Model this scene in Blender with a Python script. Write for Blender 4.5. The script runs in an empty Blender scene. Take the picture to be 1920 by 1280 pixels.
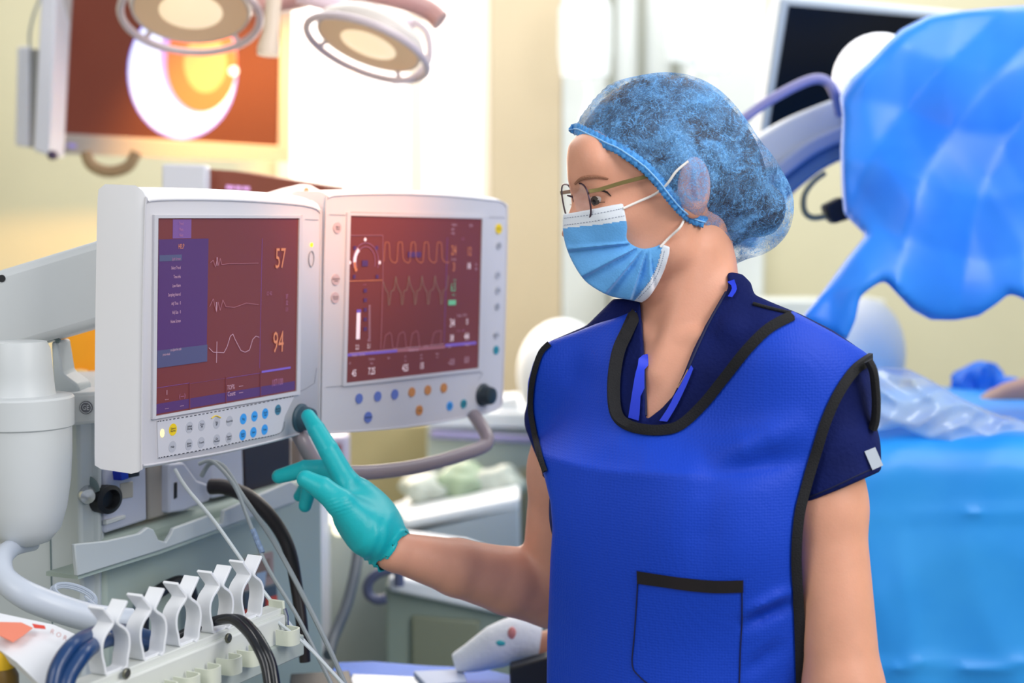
import bpy, bmesh, math, random
import numpy as np
from mathutils import Vector, Matrix
from mathutils.bvhtree import BVHTree
random.seed(7); rng = np.random.RandomState(7)
sc = bpy.context.scene
COL = sc.collection

# ---------------------------------------------------------------- camera
F = 2800.0
PITCH = math.atan(210.0 / F)
CAM = np.array([0.0, 0.0, 1.51])
CF = np.array([0.0, math.cos(PITCH), -math.sin(PITCH)])
CU = np.array([0.0, math.sin(PITCH), math.cos(PITCH)])
CR = np.array([1.0, 0.0, 0.0])
cd = bpy.data.cameras.new('camera'); cam = bpy.data.objects.new('camera', cd); COL.objects.link(cam)
cam.location = CAM; cam.rotation_euler = (math.pi / 2 - PITCH, 0, 0)
cd.sensor_width = 36.0; cd.lens = F * 36.0 / 1920.0
cd.clip_start = 0.05; cd.clip_end = 60
cd.dof.use_dof = True; cd.dof.focus_distance = 1.64; cd.dof.aperture_fstop = 3.0
sc.camera = cam

# ---------------------------------------------------------------- world and lights
w = bpy.data.worlds.new('world'); sc.world = w; w.use_nodes = True
w.node_tree.nodes['Background'].inputs[0].default_value = (0.86, 0.93, 1.0, 1)
w.node_tree.nodes['Background'].inputs[1].default_value = 0.5

def lamp(name, kind, loc, target, energy, color, size=1.0, size_y=None, spot=60, blend=1.0):
    l = bpy.data.lights.new(name, kind); o = bpy.data.objects.new(name, l); COL.objects.link(o)
    o.location = loc
    d = Vector(target) - Vector(loc)
    o.rotation_euler = d.to_track_quat('-Z', 'Y').to_euler()
    l.energy = energy; l.color = color
    if kind == 'AREA':
        l.shape = 'RECTANGLE'; l.size = size; l.size_y = size_y or size
    if kind == 'SPOT':
        l.spot_size = math.radians(spot); l.spot_blend = blend; l.shadow_soft_size = size
    return o
lamp('added_key_front', 'AREA', (1.7, -0.1, 2.6), (0.35, 1.6, 1.25), 36, (1.0, 0.97, 0.93), 1.1, 1.1)  # added key light aimed at the near arm, no fixture behind it
lamp('added_fill_left', 'AREA', (-1.2, 0.1, 2.4), (-0.45, 1.6, 1.3), 11, (1.0, 0.98, 0.98), 0.9, 0.9)  # added fill to brighten the left monitor's side face
lamp('added_fill_back', 'AREA', (0.2, 3.4, 2.9), (0.2, 3.7, 0.8), 58, (1.0, 0.98, 0.94), 3.2, 1.2)  # added fill to lift the background
lamp('added_fill_table', 'AREA', (1.3, 1.3, 2.8), (1.0, 2.4, 1.2), 17, (0.97, 0.98, 1.0), 1.0, 1.0)  # added fill to lift the drapes and table on the right
lamp('window_daylight', 'AREA', (-0.55, 4.2, 2.0), (-0.1, 1.8, 1.3), 30, (1.0, 0.86, 0.72), 1.0, 1.6)
lamp('flare_spot_over_monitors', 'SPOT', (0.35, 1.05, 2.35), (-0.215, 1.9, 1.62), 110, (1.0, 0.36, 0.10), 0.06, spot=19, blend=1.0)  # added spot, imitates an orange flare glow across the monitors
lamp('flare_spot_at_screen', 'SPOT', (-0.27, 2.57, 1.77), (-0.46, 3.05, 1.75), 190, (1.0, 0.52, 0.12), 0.04, spot=44, blend=1.0)  # added spot, imitates the flare glow on the wall screen's right half
sc.view_settings.view_transform = 'Standard'; sc.view_settings.look = 'None'
sc.view_settings.gamma = 1.0; sc.view_settings.exposure = 0.0
sc.view_settings.use_curve_mapping = False

# ---------------------------------------------------------------- geometry helpers
def A(*v): return np.array(v, float)
def P(px, py, d):
    return CAM + d * (CF + (px - 960.0) / F * CR - (py - 640.0) / F * CU)
def PY(px, py, y):
    r = P(px, py, 1.0) - CAM; return CAM + r * (y / r[1])
def proj(p):
    q = p - CAM
    d = q @ CF
    return 960 + F * (q @ CR) / d, 640 - F * (q @ CU) / d, d
def norm(v):
    v = np.asarray(v, float); return v / np.linalg.norm(v)
class Plane:
    """a flat face fixed by four corners, found again through any pixel"""
    def __init__(s, tl, tr, bl):
        s.o = tl; s.u = norm(tr - tl); ray = norm(bl - CAM)
        if abs(ray @ s.u) > 1e-3: bl = CAM + ray * (((tl - CAM) @ s.u) / (ray @ s.u))      # square corner
        v = tl - bl; v = v - s.u * (v @ s.u); s.v = norm(v)
        s.n = np.cross(s.u, s.v)
        if s.n @ (CAM - tl) < 0: s.n = -s.n
        s.w = np.linalg.norm(tr - tl); s.h = np.linalg.norm(bl - tl)
    def hit(s, px, py, off=0.0):
        r = P(px, py, 1.0) - CAM
        t = ((s.o + s.n * off - CAM) @ s.n) / (r @ s.n)
        return CAM + r * t
    def at(s, a, b, off=0.0):          # metres along u, down
        return s.o + s.u * a - s.v * b + s.n * off

def srgb(h):
    if isinstance(h, str):
        h = h.lstrip('#'); c = [int(h[i:i + 2], 16) / 255 for i in (0, 2, 4)]
    else: c = h
    return tuple(x / 12.92 if x <= 0.04045 else ((x + 0.055) / 1.055) ** 2.4 for x in c)
def rebase(m, c):
    m.node_tree.nodes['Principled BSDF'].inputs['Base Color'].default_value = (*c, 1); return m
MATS = {}
def mat(name, col, rough=0.5, metal=0.0, var=0.0, vscale=8.0, bump=0.0, bscale=60.0, emit=0.0, alpha=1.0,
        sss=0.0, trans=0.0, coat=0.0, spec=0.5, sheen=0.0, col2=None):
    if name in MATS: return MATS[name]
    m = bpy.data.materials.new(name); m.use_nodes = True; nt = m.node_tree; b = nt.nodes['Principled BSDF']
    c = srgb(col); b.inputs['Base Color'].default_value = (*c, 1)
    b.inputs['Roughness'].default_value = rough; b.inputs['Metallic'].default_value = metal
    b.inputs['Specular IOR Level'].default_value = spec
    b.inputs['Alpha'].default_value = alpha; b.inputs['Transmission Weight'].default_value = trans
    b.inputs['Coat Weight'].default_value = coat; b.inputs['Sheen Weight'].default_value = sheen
    if sss:
        b.inputs['Subsurface Weight'].default_value = sss; b.inputs['Subsurface Radius'].default_value = (0.012, 0.004, 0.002)
        b.inputs['Subsurface Scale'].default_value = 1.0
    tc = nt.nodes.new('ShaderNodeTexCoord')
    if var or col2:
        n = nt.nodes.new('ShaderNodeTexNoise'); n.inputs['Scale'].default_value = vscale; n.inputs['Detail'].default_value = 4
        nt.links.new(tc.outputs['Object'], n.inputs['Vector'])
        mx = nt.nodes.new('ShaderNodeMix'); mx.data_type = 'RGBA'
        c2 = srgb(col2) if col2 else tuple(min(1, x * (1 - var)) for x in c)
        mx.inputs['A'].default_value = (*c, 1); mx.inputs['B'].default_value = (*c2, 1)
        rp = nt.nodes.new('ShaderNodeValToRGB'); rp.color_ramp.elements[0].position = 0.35; rp.color_ramp.elements[1].position = 0.65
        nt.links.new(n.outputs['Fac'], rp.inputs['Fac']); nt.links.new(rp.outputs['Color'], mx.inputs['Factor'])
        nt.links.new(mx.outputs['Result'], b.inputs['Base Color'])
    if bump:
        n2 = nt.nodes.new('ShaderNodeTexNoise'); n2.inputs['Scale'].default_value = bscale; n2.inputs['Detail'].default_value = 3
        nt.links.new(tc.outputs['Object'], n2.inputs['Vector'])
        bp = nt.nodes.new('ShaderNodeBump'); bp.inputs['Strength'].default_value = bump; bp.inputs['Distance'].default_value = 0.004
        nt.links.new(n2.outputs['Fac'], bp.inputs['Height']); nt.links.new(bp.outputs['Normal'], b.inputs['Normal'])
    if emit:
        b.inputs['Emission Color'].default_value = (*c, 1); b.inputs['Emission Strength'].default_value = emit
    MATS[name] = m; return m

class MB:
    """collects shapes in world space and links them as ONE mesh object"""
    def __init__(s): s.v = []; s.f = []; s.mi = []; s.cur = 0
    def mat(s, i): s.cur = i; return s
    def add(s, vs, fs):
        o = len(s.v); s.v.extend([tuple(map(float, q)) for q in vs])
        for f in fs: s.f.append(tuple(i + o for i in f)); s.mi.append(s.cur)
        return s
    def prism(s, poly, off, top_scale=1.0):
        poly = [np.asarray(q, float) for q in poly]; off = np.asarray(off, float)
        n = len(poly); c = sum(poly) / n
        top = [c + (q - c) * top_scale + off for q in poly]
        s.add(poly + top, [tuple(range(n))[::-1], tuple(range(n, 2 * n))] + [(i, (i + 1) % n, (i + 1) % n + n, i + n) for i in range(n)])
        return s
    def box(s, c, hx, hy, hz, ax=None):
        ax = np.eye(3) if ax is None else np.asarray(ax)
        c = np.asarray(c, float)
        vs = [c + ax[0] * a * hx + ax[1] * b * hy + ax[2] * d * hz for d in (-1, 1) for b in (-1, 1) for a in (-1, 1)]
        s.add(vs, [(0, 2, 3, 1), (4, 5, 7, 6), (0, 1, 5, 4), (2, 6, 7, 3), (0, 4, 6, 2), (1, 3, 7, 5)])
        return s
    def tube(s, pts, r, n=10, closed=False, flat=None):
        pts = [np.asarray(q, float) for q in pts]; m = len(pts)
        rs = r if hasattr(r, '__len__') else [r] * m
        t0 = norm(pts[1] - pts[0]); up = A(0, 0, 1) if abs(t0[2]) < 0.9 else A(0, 1, 0)
        nn = norm(np.cross(t0, up)); vs = []
        for i in range(m):
            if closed: t = pts[(i + 1) % m] - pts[i - 1]
            else: t = pts[min(i + 1, m - 1)] - pts[max(i - 1, 0)]
            t = norm(t); nn = norm(nn - t * (nn @ t)); bb = np.cross(t, nn)
            for k in range(n):
                a = 2 * math.pi * k / n
                vs.append(pts[i] + rs[i] * (math.cos(a) * nn + math.sin(a) * bb * (flat or 1)))
        fs = []
        for i in range(m if closed else m - 1):
            j = (i + 1) % m
            for k in range(n):
                l = (k + 1) % n; fs.append((i * n + k, i * n + l, j * n + l, j * n + k))
        if not closed: fs += [tuple(range(n))[::-1], tuple((m - 1) * n + k for k in range(n))]
        return s.add(vs, fs)
    def lathe(s, c, axis, prof, n=32, sx=1.0):
        """prof: (radius, height along axis)"""
        axis = norm(axis); u = norm(np.cross(axis, A(0, 0, 1) if abs(axis[2]) < 0.9 else A(1, 0, 0))); v = np.cross(axis, u)
        vs = []; c = np.asarray(c, float)
        for (r, h) in prof:
            for k in range(n):
                a = 2 * math.pi * k / n; vs.append(c + axis * h + r * (math.cos(a) * u * sx + math.sin(a) * v))
        m = len(prof); fs = [(i * n + k, i * n + (k + 1) % n, (i + 1) * n + (k + 1) % n, (i + 1) * n + k) for i in range(m - 1) for k in range(n)]
        fs += [tuple(range(n))[::-1], tuple((m - 1) * n + k for k in range(n))]
        return s.add(vs, fs)
    def ell(s, c, r, ax=None, n=20, m=12):
        ax = np.eye(3) if ax is None else np.asarray(ax); c = np.asarray(c, float); vs = []
        for i in range(m + 1):
            th = math.pi * i / m
            for k in range(n):
                a = 2 * math.pi * k / n
                vs.append(c + ax[0] * r[0] * math.sin(th) * math.cos(a) + ax[1] * r[1] * math.sin(th) * math.sin(a) + ax[2] * r[2] * math.cos(th))
        fs = [(i * n + k, (i + 1) * n + k, (i + 1) * n + (k + 1) % n, i * n + (k + 1) % n) for i in range(m) for k in range(n)]
        return s.add(vs, fs)
    def disc(s, c, u, v, ru, rv=None, n=28, th=None):
        rv = rv or ru; poly = [c + u * ru * math.cos(2 * math.pi * k / n) + v * rv * math.sin(2 * math.pi * k / n) for k in range(n)]
        if th is None: return s.add(poly, [tuple(range(n))])
        return s.prism(poly, th)
    def ribbon(s, pts, width, thick, nrm):
        """flat strip: pts centre line, width vector, thickness along nrm(i)"""
        pts = [np.asarray(q, float) for q in pts]; m = len(pts); vs = []
        for i, q in enumerate(pts):
            t = norm(pts[min(i + 1, m - 1)] - pts[max(i - 1, 0)]); nm = norm(np.cross(t, width)) * thick / 2
            wv = np.asarray(width) / 2
            vs += [q - wv - nm, q + wv - nm, q + wv + nm, q - wv + nm]
        fs = [(i * 4 + k, i * 4 + (k + 1) % 4, i * 4 + 4 + (k + 1) % 4, i * 4 + 4 + k) for i in range(m - 1) for k in range(4)]
        fs += [(3, 2, 1, 0), tuple(4 * (m - 1) + k for k in range(4))]
        return s.add(vs, fs)
    def text(s, txt, c, u, v, size, sx=1.0, off=0.0, align='CENTER'):
        cu = bpy.data.curves.new('t', 'FONT'); cu.body = txt; cu.size = 1.0; cu.align_x = align; cu.align_y = 'CENTER'; cu.resolution_u = 2
        o = bpy.data.objects.new('t', cu); COL.objects.link(o)
        me = o.to_mesh(); n = np.cross(u, v)
        vs = [c + u * q.co.x * size * sx + v * q.co.y * size + n * off for q in me.vertices]
        s.add(vs, [tuple(p.vertices) for p in me.polygons])
        o.to_mesh_clear(); bpy.data.objects.remove(o); bpy.data.curves.remove(cu)
        return s
    def build(s, name, mats, parent=None, smooth=True, bevel=0.0, seg=2, fix=True, origin=None, subsurf=0, angle=40, weld=False):
        me = bpy.data.meshes.new(name)
        if parent is not None:
            org = np.array(root_loc(parent))
        else:
            vv = np.array(s.v); org = np.array([(vv[:, 0].min() + vv[:, 0].max()) / 2, (vv[:, 1].min() + vv[:, 1].max()) / 2, vv[:, 2].min()]) if origin is None else np.array(origin)
        vv = np.array(s.v) - org
        me.from_pydata(vv.tolist(), [], s.f)
        mats = mats if isinstance(mats, (list, tuple)) else [mats]
        for m in mats: me.materials.append(m)
        for p, i in zip(me.polygons, s.mi): p.material_index = min(i, len(mats) - 1)
        if fix:
            bm = bmesh.new(); bm.from_mesh(me)
            if weld: bmesh.ops.remove_doubles(bm, verts=bm.verts, dist=1e-6)
            bmesh.ops.recalc_face_normals(bm, faces=bm.faces); bm.to_mesh(me); bm.free()
        me.update()
        o = bpy.data.objects.new(name, me); COL.objects.link(o)
        if parent is not None: o.parent = parent
        else: o.location = org
        if bevel:
            md = o.modifiers.new('bevel', 'BEVEL'); md.width = bevel; md.segments = seg; md.limit_method = 'ANGLE'; md.angle_limit = math.radians(35)
        if subsurf:
            md = o.modifiers.new('sub', 'SUBSURF'); md.levels = subsurf; md.render_levels = subsurf
        if smooth:
            try: me.shade_smooth()
            except Exception:
                for p in me.polygons: p.use_smooth = True
            sharp_by_angle(me, angle)
        return o
def sharp_by_angle(me, deg):
    bm = bmesh.new(); bm.from_mesh(me); lim = math.radians(deg)
    for e in bm.edges:
        if len(e.link_faces) == 2 and e.calc_face_angle(0) > lim: e.smooth = False
    bm.to_mesh(me); bm.free()
def root_loc(o):
    l = Vector((0, 0, 0))
    while o is not None: l = l + o.location; o = o.parent
    return l
def thing(name, loc, label, cat, group=None):
    o = bpy.data.objects.new(name, None); COL.objects.link(o); o.location = tuple(map(float, loc)); o.empty_display_size = 0.05
    return tag(o, label, cat, group)
def tag(o, label, cat, group=None, kind=None):
    o['label'] = label; o['category'] = cat
    if group: o['group'] = group
    if kind: o['kind'] = kind
    return o
def struct(o): o['kind'] = 'structure'; return o
def smooth_path(pts, n=8, closed=False):
    """Catmull-Rom through the points"""
    pts = [np.asarray(q, float) for q in pts]; m = len(pts); out = []
    rngi = range(m if closed else m - 1)
    for i in rngi:
        if closed: a, b, c, d = pts[i - 1], pts[i], pts[(i + 1) % m], pts[(i + 2) % m]
        else: a, b, c, d = pts[max(i - 1, 0)], pts[i], pts[i + 1], pts[min(i + 2, m - 1)]
        for k in range(n):
            t = k / n
            out.append(0.5 * ((2 * b) + (c - a) * t + (2 * a - 5 * b + 4 * c - d) * t * t + (3 * b - a - 3 * c + d) * t ** 3))
    if not closed: out.append(pts[-1])
    return out
def copy_tree(o, parent=None):
    c = o.copy(); COL.objects.link(c); c.parent = parent
    for ch in [x for x in COL.objects if x.parent == o]: copy_tree(ch, c)
    return c
# ================================================================ the room
wallm = mat('wall_paint_cream', '#d6d0b2', rough=.85, var=.05, vscale=2.5, bump=.05, bscale=30)
wallg = mat('wall_paint_tan', '#c9b99c', rough=.85, var=.05, vscale=2)
floorm = mat('floor_vinyl', '#8f948f', rough=.35, var=.12, vscale=3)
trimw = mat('trim_white', '#efeee9', rough=.6)
YB = 4.6
struct(MB().box((0, YB + .05, 1.45), 3.0, .05, 1.45).build('wall_back', wallm, smooth=False))
struct(MB().box((-2.65, 1.9, 1.45), .05, 2.75, 1.45).build('wall_left', wallm, smooth=False))
struct(MB().box((3.05, 1.9, 1.45), .05, 2.75, 1.45).build('wall_right', wallm, smooth=False))
struct(MB().box((.2, 1.9, -.05), 2.9, 2.75, .05).build('floor', floorm, smooth=False))
# tall bright window behind the monitors
wx0, wx1 = PY(535, 200, YB)[0], PY(917, 200, YB)[0]
dayl = mat('window_daylight_pane', '#fff6f0', rough=.5, emit=1.12)
o = MB().box(((wx0 + wx1) / 2, YB - .006, 1.65), (wx1 - wx0) / 2, .006, .95).build('window_1', dayl, smooth=False); struct(o)
m = MB()
for x, hw in ((wx0, .02), (wx1 - .012, .014), (PY(782, 200, YB)[0], .022)): m.box((x, YB - .025, 1.65), hw, .02, .97)
for z in (.69, 2.61): m.box(((wx0 + wx1) / 2, YB - .025, z), (wx1 - wx0) / 2, .02, .025)
struct(m.build('window_frame', mat('window_frame_cream', '#f2e3cf', rough=.5), smooth=False)); bpy.data.objects['window_frame'].name = 'trim_1'
# tan wall pier and the white double doors beside it
a, b = PY(920, 200, YB)[0], PY(1052, 200, YB)[0]
struct(MB().box(((a + b) / 2, YB - .02, 1.45), (b - a) / 2, .02, 1.45).build('trim_2', wallg, smooth=False))
a, b = PY(1054, 200, YB)[0], PY(1432, 200, YB)[0]
dw = mat('door_white', '#d3d8d6', rough=.4, var=.03, vscale=3)
m = MB().box(((a + b) / 2, YB - .02, 1.3), (b - a) / 2, .02, 1.3); dr_ = struct(m.build('door_1', dw, smooth=False))
m = MB()
for x in (1145, 1200, 1262): m.box((PY(x, 200, YB)[0], YB - .05, 1.3), .012, .012, 1.28)
m.build('door_rail', mat('door_rail_grey', '#8d9086', rough=.5), dr_, smooth=False)
struct(MB().box((0, YB - .01, .05), 2.9, .012, .05).build('baseboard_back', trimw, smooth=False))
# ================================================================ the nurse: signed-distance body surfaces
def smin(a, b, k):
    h = np.clip(0.5 + 0.5 * (b - a) / k, 0, 1); return b + (a - b) * h - k * h * (1 - h)
def smax(a, b, k): return -smin(-a, -b, k)
def s_ell(p, c, r, ax=None):
    q = p - c
    if ax is not None: q = q @ np.asarray(ax).T
    k0 = np.linalg.norm(q / r, axis=1); k1 = np.linalg.norm(q / (np.asarray(r) ** 2), axis=1) + 1e-9
    return k0 * (k0 - 1) / k1
def s_cap(p, a, b, ra, rb):
    pa = p - a; ba = b - a; t = np.clip((pa @ ba) / (ba @ ba), 0, 1)
    return np.linalg.norm(pa - t[:, None] * ba, axis=1) - (ra + (rb - ra) * t)
def s_chain(p, pts, rs, k=0.006):
    d = None
    for i in range(len(pts) - 1):
        e = s_cap(p, pts[i], pts[i + 1], rs[i], rs[i + 1]); d = e if d is None else smin(d, e, k)
    return d
def ppix(p):
    q = p - CAM; d = q @ CF
    return 960 + F * (q @ CR) / d, 640 - F * (q @ CU) / d, d
def poly2(x, y, poly):
    """signed distance (px), negative inside"""
    dist = np.full(x.shape, 1e9); ins = np.zeros(x.shape, bool); n = len(poly)
    for i in range(n):
        ax, ay = poly[i]; bx, by = poly[(i + 1) % n]
        ex, ey = bx - ax, by - ay; wx, wy = x - ax, y - ay
        t = np.clip((wx * ex + wy * ey) / (ex * ex + ey * ey + 1e-12), 0, 1)
        dist = np.minimum(dist, (wx - ex * t) ** 2 + (wy - ey * t) ** 2)
        if ey != 0:
            c = ((ay > y) != (by > y)) & (x < ex * (y - ay) / ey + ax); ins ^= c
    dist = np.sqrt(dist); return np.where(ins, -dist, dist)
def s_poly(p, poly):
    x, y, d = ppix(p); return poly2(x, y, poly) * d / F
def spl(poly, n=5, closed=True):
    return [tuple(q[:2]) for q in smooth_path([np.array([a, b, 0.0]) for a, b in poly], n, closed)]

def surface(fn, lo, hi, h, smooth=2):
    lo = np.array(lo, float); hi = np.array(hi, float); B = 8
    nb = np.ceil((hi - lo) / (h * B)).astype(int); n = nb * B
    bc = np.stack(np.meshgrid(*[lo[i] + (np.arange(nb[i]) + 0.5) * h * B for i in range(3)], indexing='ij'), -1).reshape(-1, 3)
    bv = fn(bc); V = np.repeat(np.repeat(np.repeat(np.where(bv < 0, -1.0, 1.0).reshape(nb), B, 0), B, 1), B, 2).astype(np.float32)
    act = np.abs(bv) < h * B * 1.6
    bi = np.stack(np.unravel_index(np.nonzero(act)[0], nb), -1) * B
    off = np.stack(np.meshgrid(*[np.arange(B)] * 3, indexing='ij'), -1).reshape(-1, 3)
    for s in range(0, len(bi), 600):
        idx = (bi[s:s + 600, None, :] + off[None]).reshape(-1, 3)
        V[idx[:, 0], idx[:, 1], idx[:, 2]] = fn(lo + idx * h)
    N = V < 0
    c = [N[i:n[0] - 1 + i, j:n[1] - 1 + j, k:n[2] - 1 + k] for i in (0, 1) for j in (0, 1) for k in (0, 1)]
    allc = c[0].copy(); anyc = c[0].copy()
    for q in c[1:]: allc &= q; anyc |= q
    cells = np.stack(np.nonzero(anyc & ~allc), -1)
    ID = np.full(n - 1, -1, np.int32); ID[cells[:, 0], cells[:, 1], cells[:, 2]] = np.arange(len(cells))
    acc = np.zeros((len(cells), 3)); cnt = np.zeros(len(cells))
    cor = [(i, j, k) for i in (0, 1) for j in (0, 1) for k in (0, 1)]
    for a in range(8):
        for b in range(a + 1, 8):
            dd = np.abs(np.array(cor[a]) - np.array(cor[b]))
            if dd.sum() != 1: continue
            ca, cb = np.array(cor[a]), np.array(cor[b])
            va = V[tuple((cells + ca).T)].astype(float); vb = V[tuple((cells + cb).T)].astype(float); m = (va < 0) != (vb < 0)
            t = np.where(m, va / np.where(m, va - vb, 1), 0)
            acc += np.where(m[:, None], ca + (cb - ca) * t[:, None], 0); cnt += m
    verts = lo + (cells + acc / cnt[:, None]) * h
    quads = []
    for ax in range(3):
        b, c2 = (ax + 1) % 3, (ax + 2) % 3
        sl0 = [slice(None)] * 3; sl1 = [slice(None)] * 3; sl0[ax] = slice(0, -1); sl1[ax] = slice(1, None)
        e = N[tuple(sl0)] != N[tuple(sl1)]
        idx = np.stack(np.nonzero(e), -1)
        ok = (idx[:, b] > 0) & (idx[:, c2] > 0) & (idx[:, b] < n[b] - 1) & (idx[:, c2] < n[c2] - 1)
        idx = idx[ok]; fl = N[tuple(idx.T)]
        def g(db, dc):
            q = idx.copy(); q[:, b] -= db; q[:, c2] -= dc; return ID[tuple(q.T)]
        q = np.stack([g(1, 1), g(0, 1), g(0, 0), g(1, 0)], -1)
        q[~fl] = q[~fl][:, ::-1]; quads.append(q)
    Q = np.concatenate(quads); Q = Q[(Q >= 0).all(1)]
    for _ in range(smooth):
        e = np.concatenate([Q[:, [0, 1]], Q[:, [1, 2]], Q[:, [2, 3]], Q[:, [3, 0]]])
        s = np.zeros_like(verts); k = np.zeros(len(verts))
        for i in range(3):
            s[:, i] = np.bincount(e[:, 0], verts[e[:, 1], i], len(verts)) + np.bincount(e[:, 1], verts[e[:, 0], i], len(verts))
        k = np.bincount(e.ravel(), minlength=len(verts)); k[k == 0] = 1
        verts = verts * 0.5 + 0.5 * s / k[:, None]
    return verts, Q
def mesh_obj(name, verts, Q, mats, parent, zones=None):
    org = np.array(root_loc(parent))
    me = bpy.data.meshes.new(name)
    used = np.unique(Q); rm = np.zeros(len(verts), int); rm[used] = np.arange(len(used)); V = verts[used] - org; q = rm[Q]
    me.vertices.add(len(V)); me.vertices.foreach_set('co', V.ravel().astype(np.float32))
    me.loops.add(q.size); me.loops.foreach_set('vertex_index', q.ravel().astype(np.int32))
    me.polygons.add(len(q)); me.polygons.foreach_set('loop_start', (np.arange(len(q)) * 4).astype(np.int32))
    me.polygons.foreach_set('loop_total', np.full(len(q), 4, np.int32))
    mats = mats if isinstance(mats, list) else [mats]
    for m in mats: me.materials.append(m)
    if zones is not None:
        me.polygons.foreach_set('material_index', zones(verts[Q].mean(1)).astype(np.int32))
    me.update(calc_edges=True); me.validate()
    for p in me.polygons: p.use_smooth = True
    o = bpy.data.objects.new(name, me); COL.objects.link(o); o.parent = parent
    return o
def bvh_of(verts, Q): return BVHTree.FromPolygons([tuple(v) for v in verts], [tuple(int(i) for i in f) for f in Q])
def onto(bvh, px, py, off=0.0, fallback=1.6):
    r = norm(P(px, py, 1.0) - CAM); h = bvh.ray_cast(Vector(CAM), Vector(r))
    if h[0] is None: return P(px, py, fallback), -r
    nn = np.array(h[1]); return np.array(h[0]) + nn * off, nn
def onto_path(bvh, pts, off=0.0, fallback=None):
    out = [];
    for (x, y) in pts:
        r = norm(P(x, y, 1.0) - CAM); h = bvh.ray_cast(Vector(CAM), Vector(r))
        out.append(None if h[0] is None else np.array(h[0]) + np.array(h[1]) * off)
    ok = [i for i, q in enumerate(out) if q is not None]
    for i, q in enumerate(out):
        if q is None:
            if not ok: out[i] = P(pts[i][0], pts[i][1], 1.68); continue
            j = min(ok, key=lambda k: abs(k - i)); d = (out[j] - CAM) @ CF; out[i] = P(pts[i][0], pts[i][1], d)
    return out

# ---- frames
TH = math.radians(35)
Bf = A(-math.sin(TH), -math.cos(TH), 0); Bl = A(math.cos(TH), -math.sin(TH), 0)
O0 = P(1290, 600, 1.66); O0[2] = 0
def Bp(l, f, z): return O0 + Bl * l + Bf * f + A(0, 0, z)
Bax = np.stack([Bl, Bf, A(0, 0, 1)])
def bell(p, c, r): return s_ell(p, Bp(*c), np.array(r), Bax)

SR, SL = Bp(-.145, 0, 1.352), Bp(.147, -.005, 1.348)
ER, WR = P(1036, 1110, 1.86), P(742, 1034, 1.765)
EL, WL = P(1583, 1300, 1.535), P(1560, 1690, 1.50)
def f_torso(p, o=0.0):
    d = bell(p, (0, .008, 1.235), (.135 + o, .092 + o, .165 + o))
    d = smin(d, s_cap(p, SR, SL, .045 + o, .045 + o), .05)
    for s in (-1, 1):
        d = smin(d, s_cap(p, Bp(0.02 * s, -.02, 1.44), Bp(.125 * s, -.005, 1.375), .038 + o, .032 + o), .04)
        d = smin(d, bell(p, (.062 * s, .062, 1.195), (.062 + o, .052 + o, .066 + o)), .045)
    d = smin(d, bell(p, (0, .0, 1.07), (.118 + o, .088 + o, .17 + o)), .05)
    d = smin(d, bell(p, (0, -.005, .92), (.155 + o, .108 + o, .14 + o)), .05)
    return d
NK0, NK1 = P(1285, 440, 1.668), P(1296, 625, 1.668)
def f_neck(p, o=0.0):
    d = s_cap(p, NK0, NK1, .050 + o, .056 + o)
    d = smin(d, s_cap(p, P(1312, 470, 1.630), P(1236, 700, 1.612), .013 + o, .009 + o), .016)      # sternomastoid strap
    return d

# ---- head
AL = math.radians(17)
fh0 = A(-math.cos(AL), -math.sin(AL), 0); Hl = A(math.sin(AL), -math.cos(AL), 0)
tp = math.radians(8)
Hf = norm(fh0 * math.cos(tp) - A(0, 0, 1) * math.sin(tp)); Hu = np.cross(Hl, Hf) * 1.0
if Hu[2] < 0: Hu = -Hu
Hax = np.stack([Hf, Hl, Hu])
HC = P(1240, 320, 1.665)
def H(px, py, lat=0.0):
    r = P(px, py, 1.0) - CAM; t = ((HC + Hl * lat - CAM) @ Hl) / (r @ Hl); return CAM + r * t
CRC = H(1243, 305, 0)
EYE = [H(1128, 371, .031), H(1102, 371, -.031)]
EARC = H(1297, 352, .072)
def f_cran(p, o=0.0):
    return s_ell(p, CRC, np.array([.0955, .073, .092]) + o, Hax)
def f_face(p, o=0.0):
    d = s_ell(p, H(1168, 415, 0), np.array([.058 + o, .056 + o, .080 + o]), Hax)
    for s in (-1, 1):
        g = H(1262, 468, .046 * s)
        jaw = s_cap(p, g, H(1135, 525, .014 * s), .020 + o, .020 + o)
        d = smin(d, jaw, .02)
        d = smin(d, s_cap(p, H(1275, 400, .055 * s), g, .018 + o, .02 + o), .03)
        d = smin(d, s_ell(p, H(1150, 405, .036 * s), np.array([.026, .022, .020]) + o, Hax), .02)     # cheekbone
    d = smin(d, s_cap(p, H(1135, 526, 0), H(1120, 540, 0), .018 + o, .016 + o), .02)
    return d
HEADOUT = spl([(1064, 250), (1062, 300), (1064, 335), (1070, 360), (1072, 385), (1062, 410), (1052, 440), (1068, 480), (1100, 525), (1150, 555), (1212, 575), (1206, 620), (1206, 760), (1500, 760), (1500, 100), (1100, 100)], 1)
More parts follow.
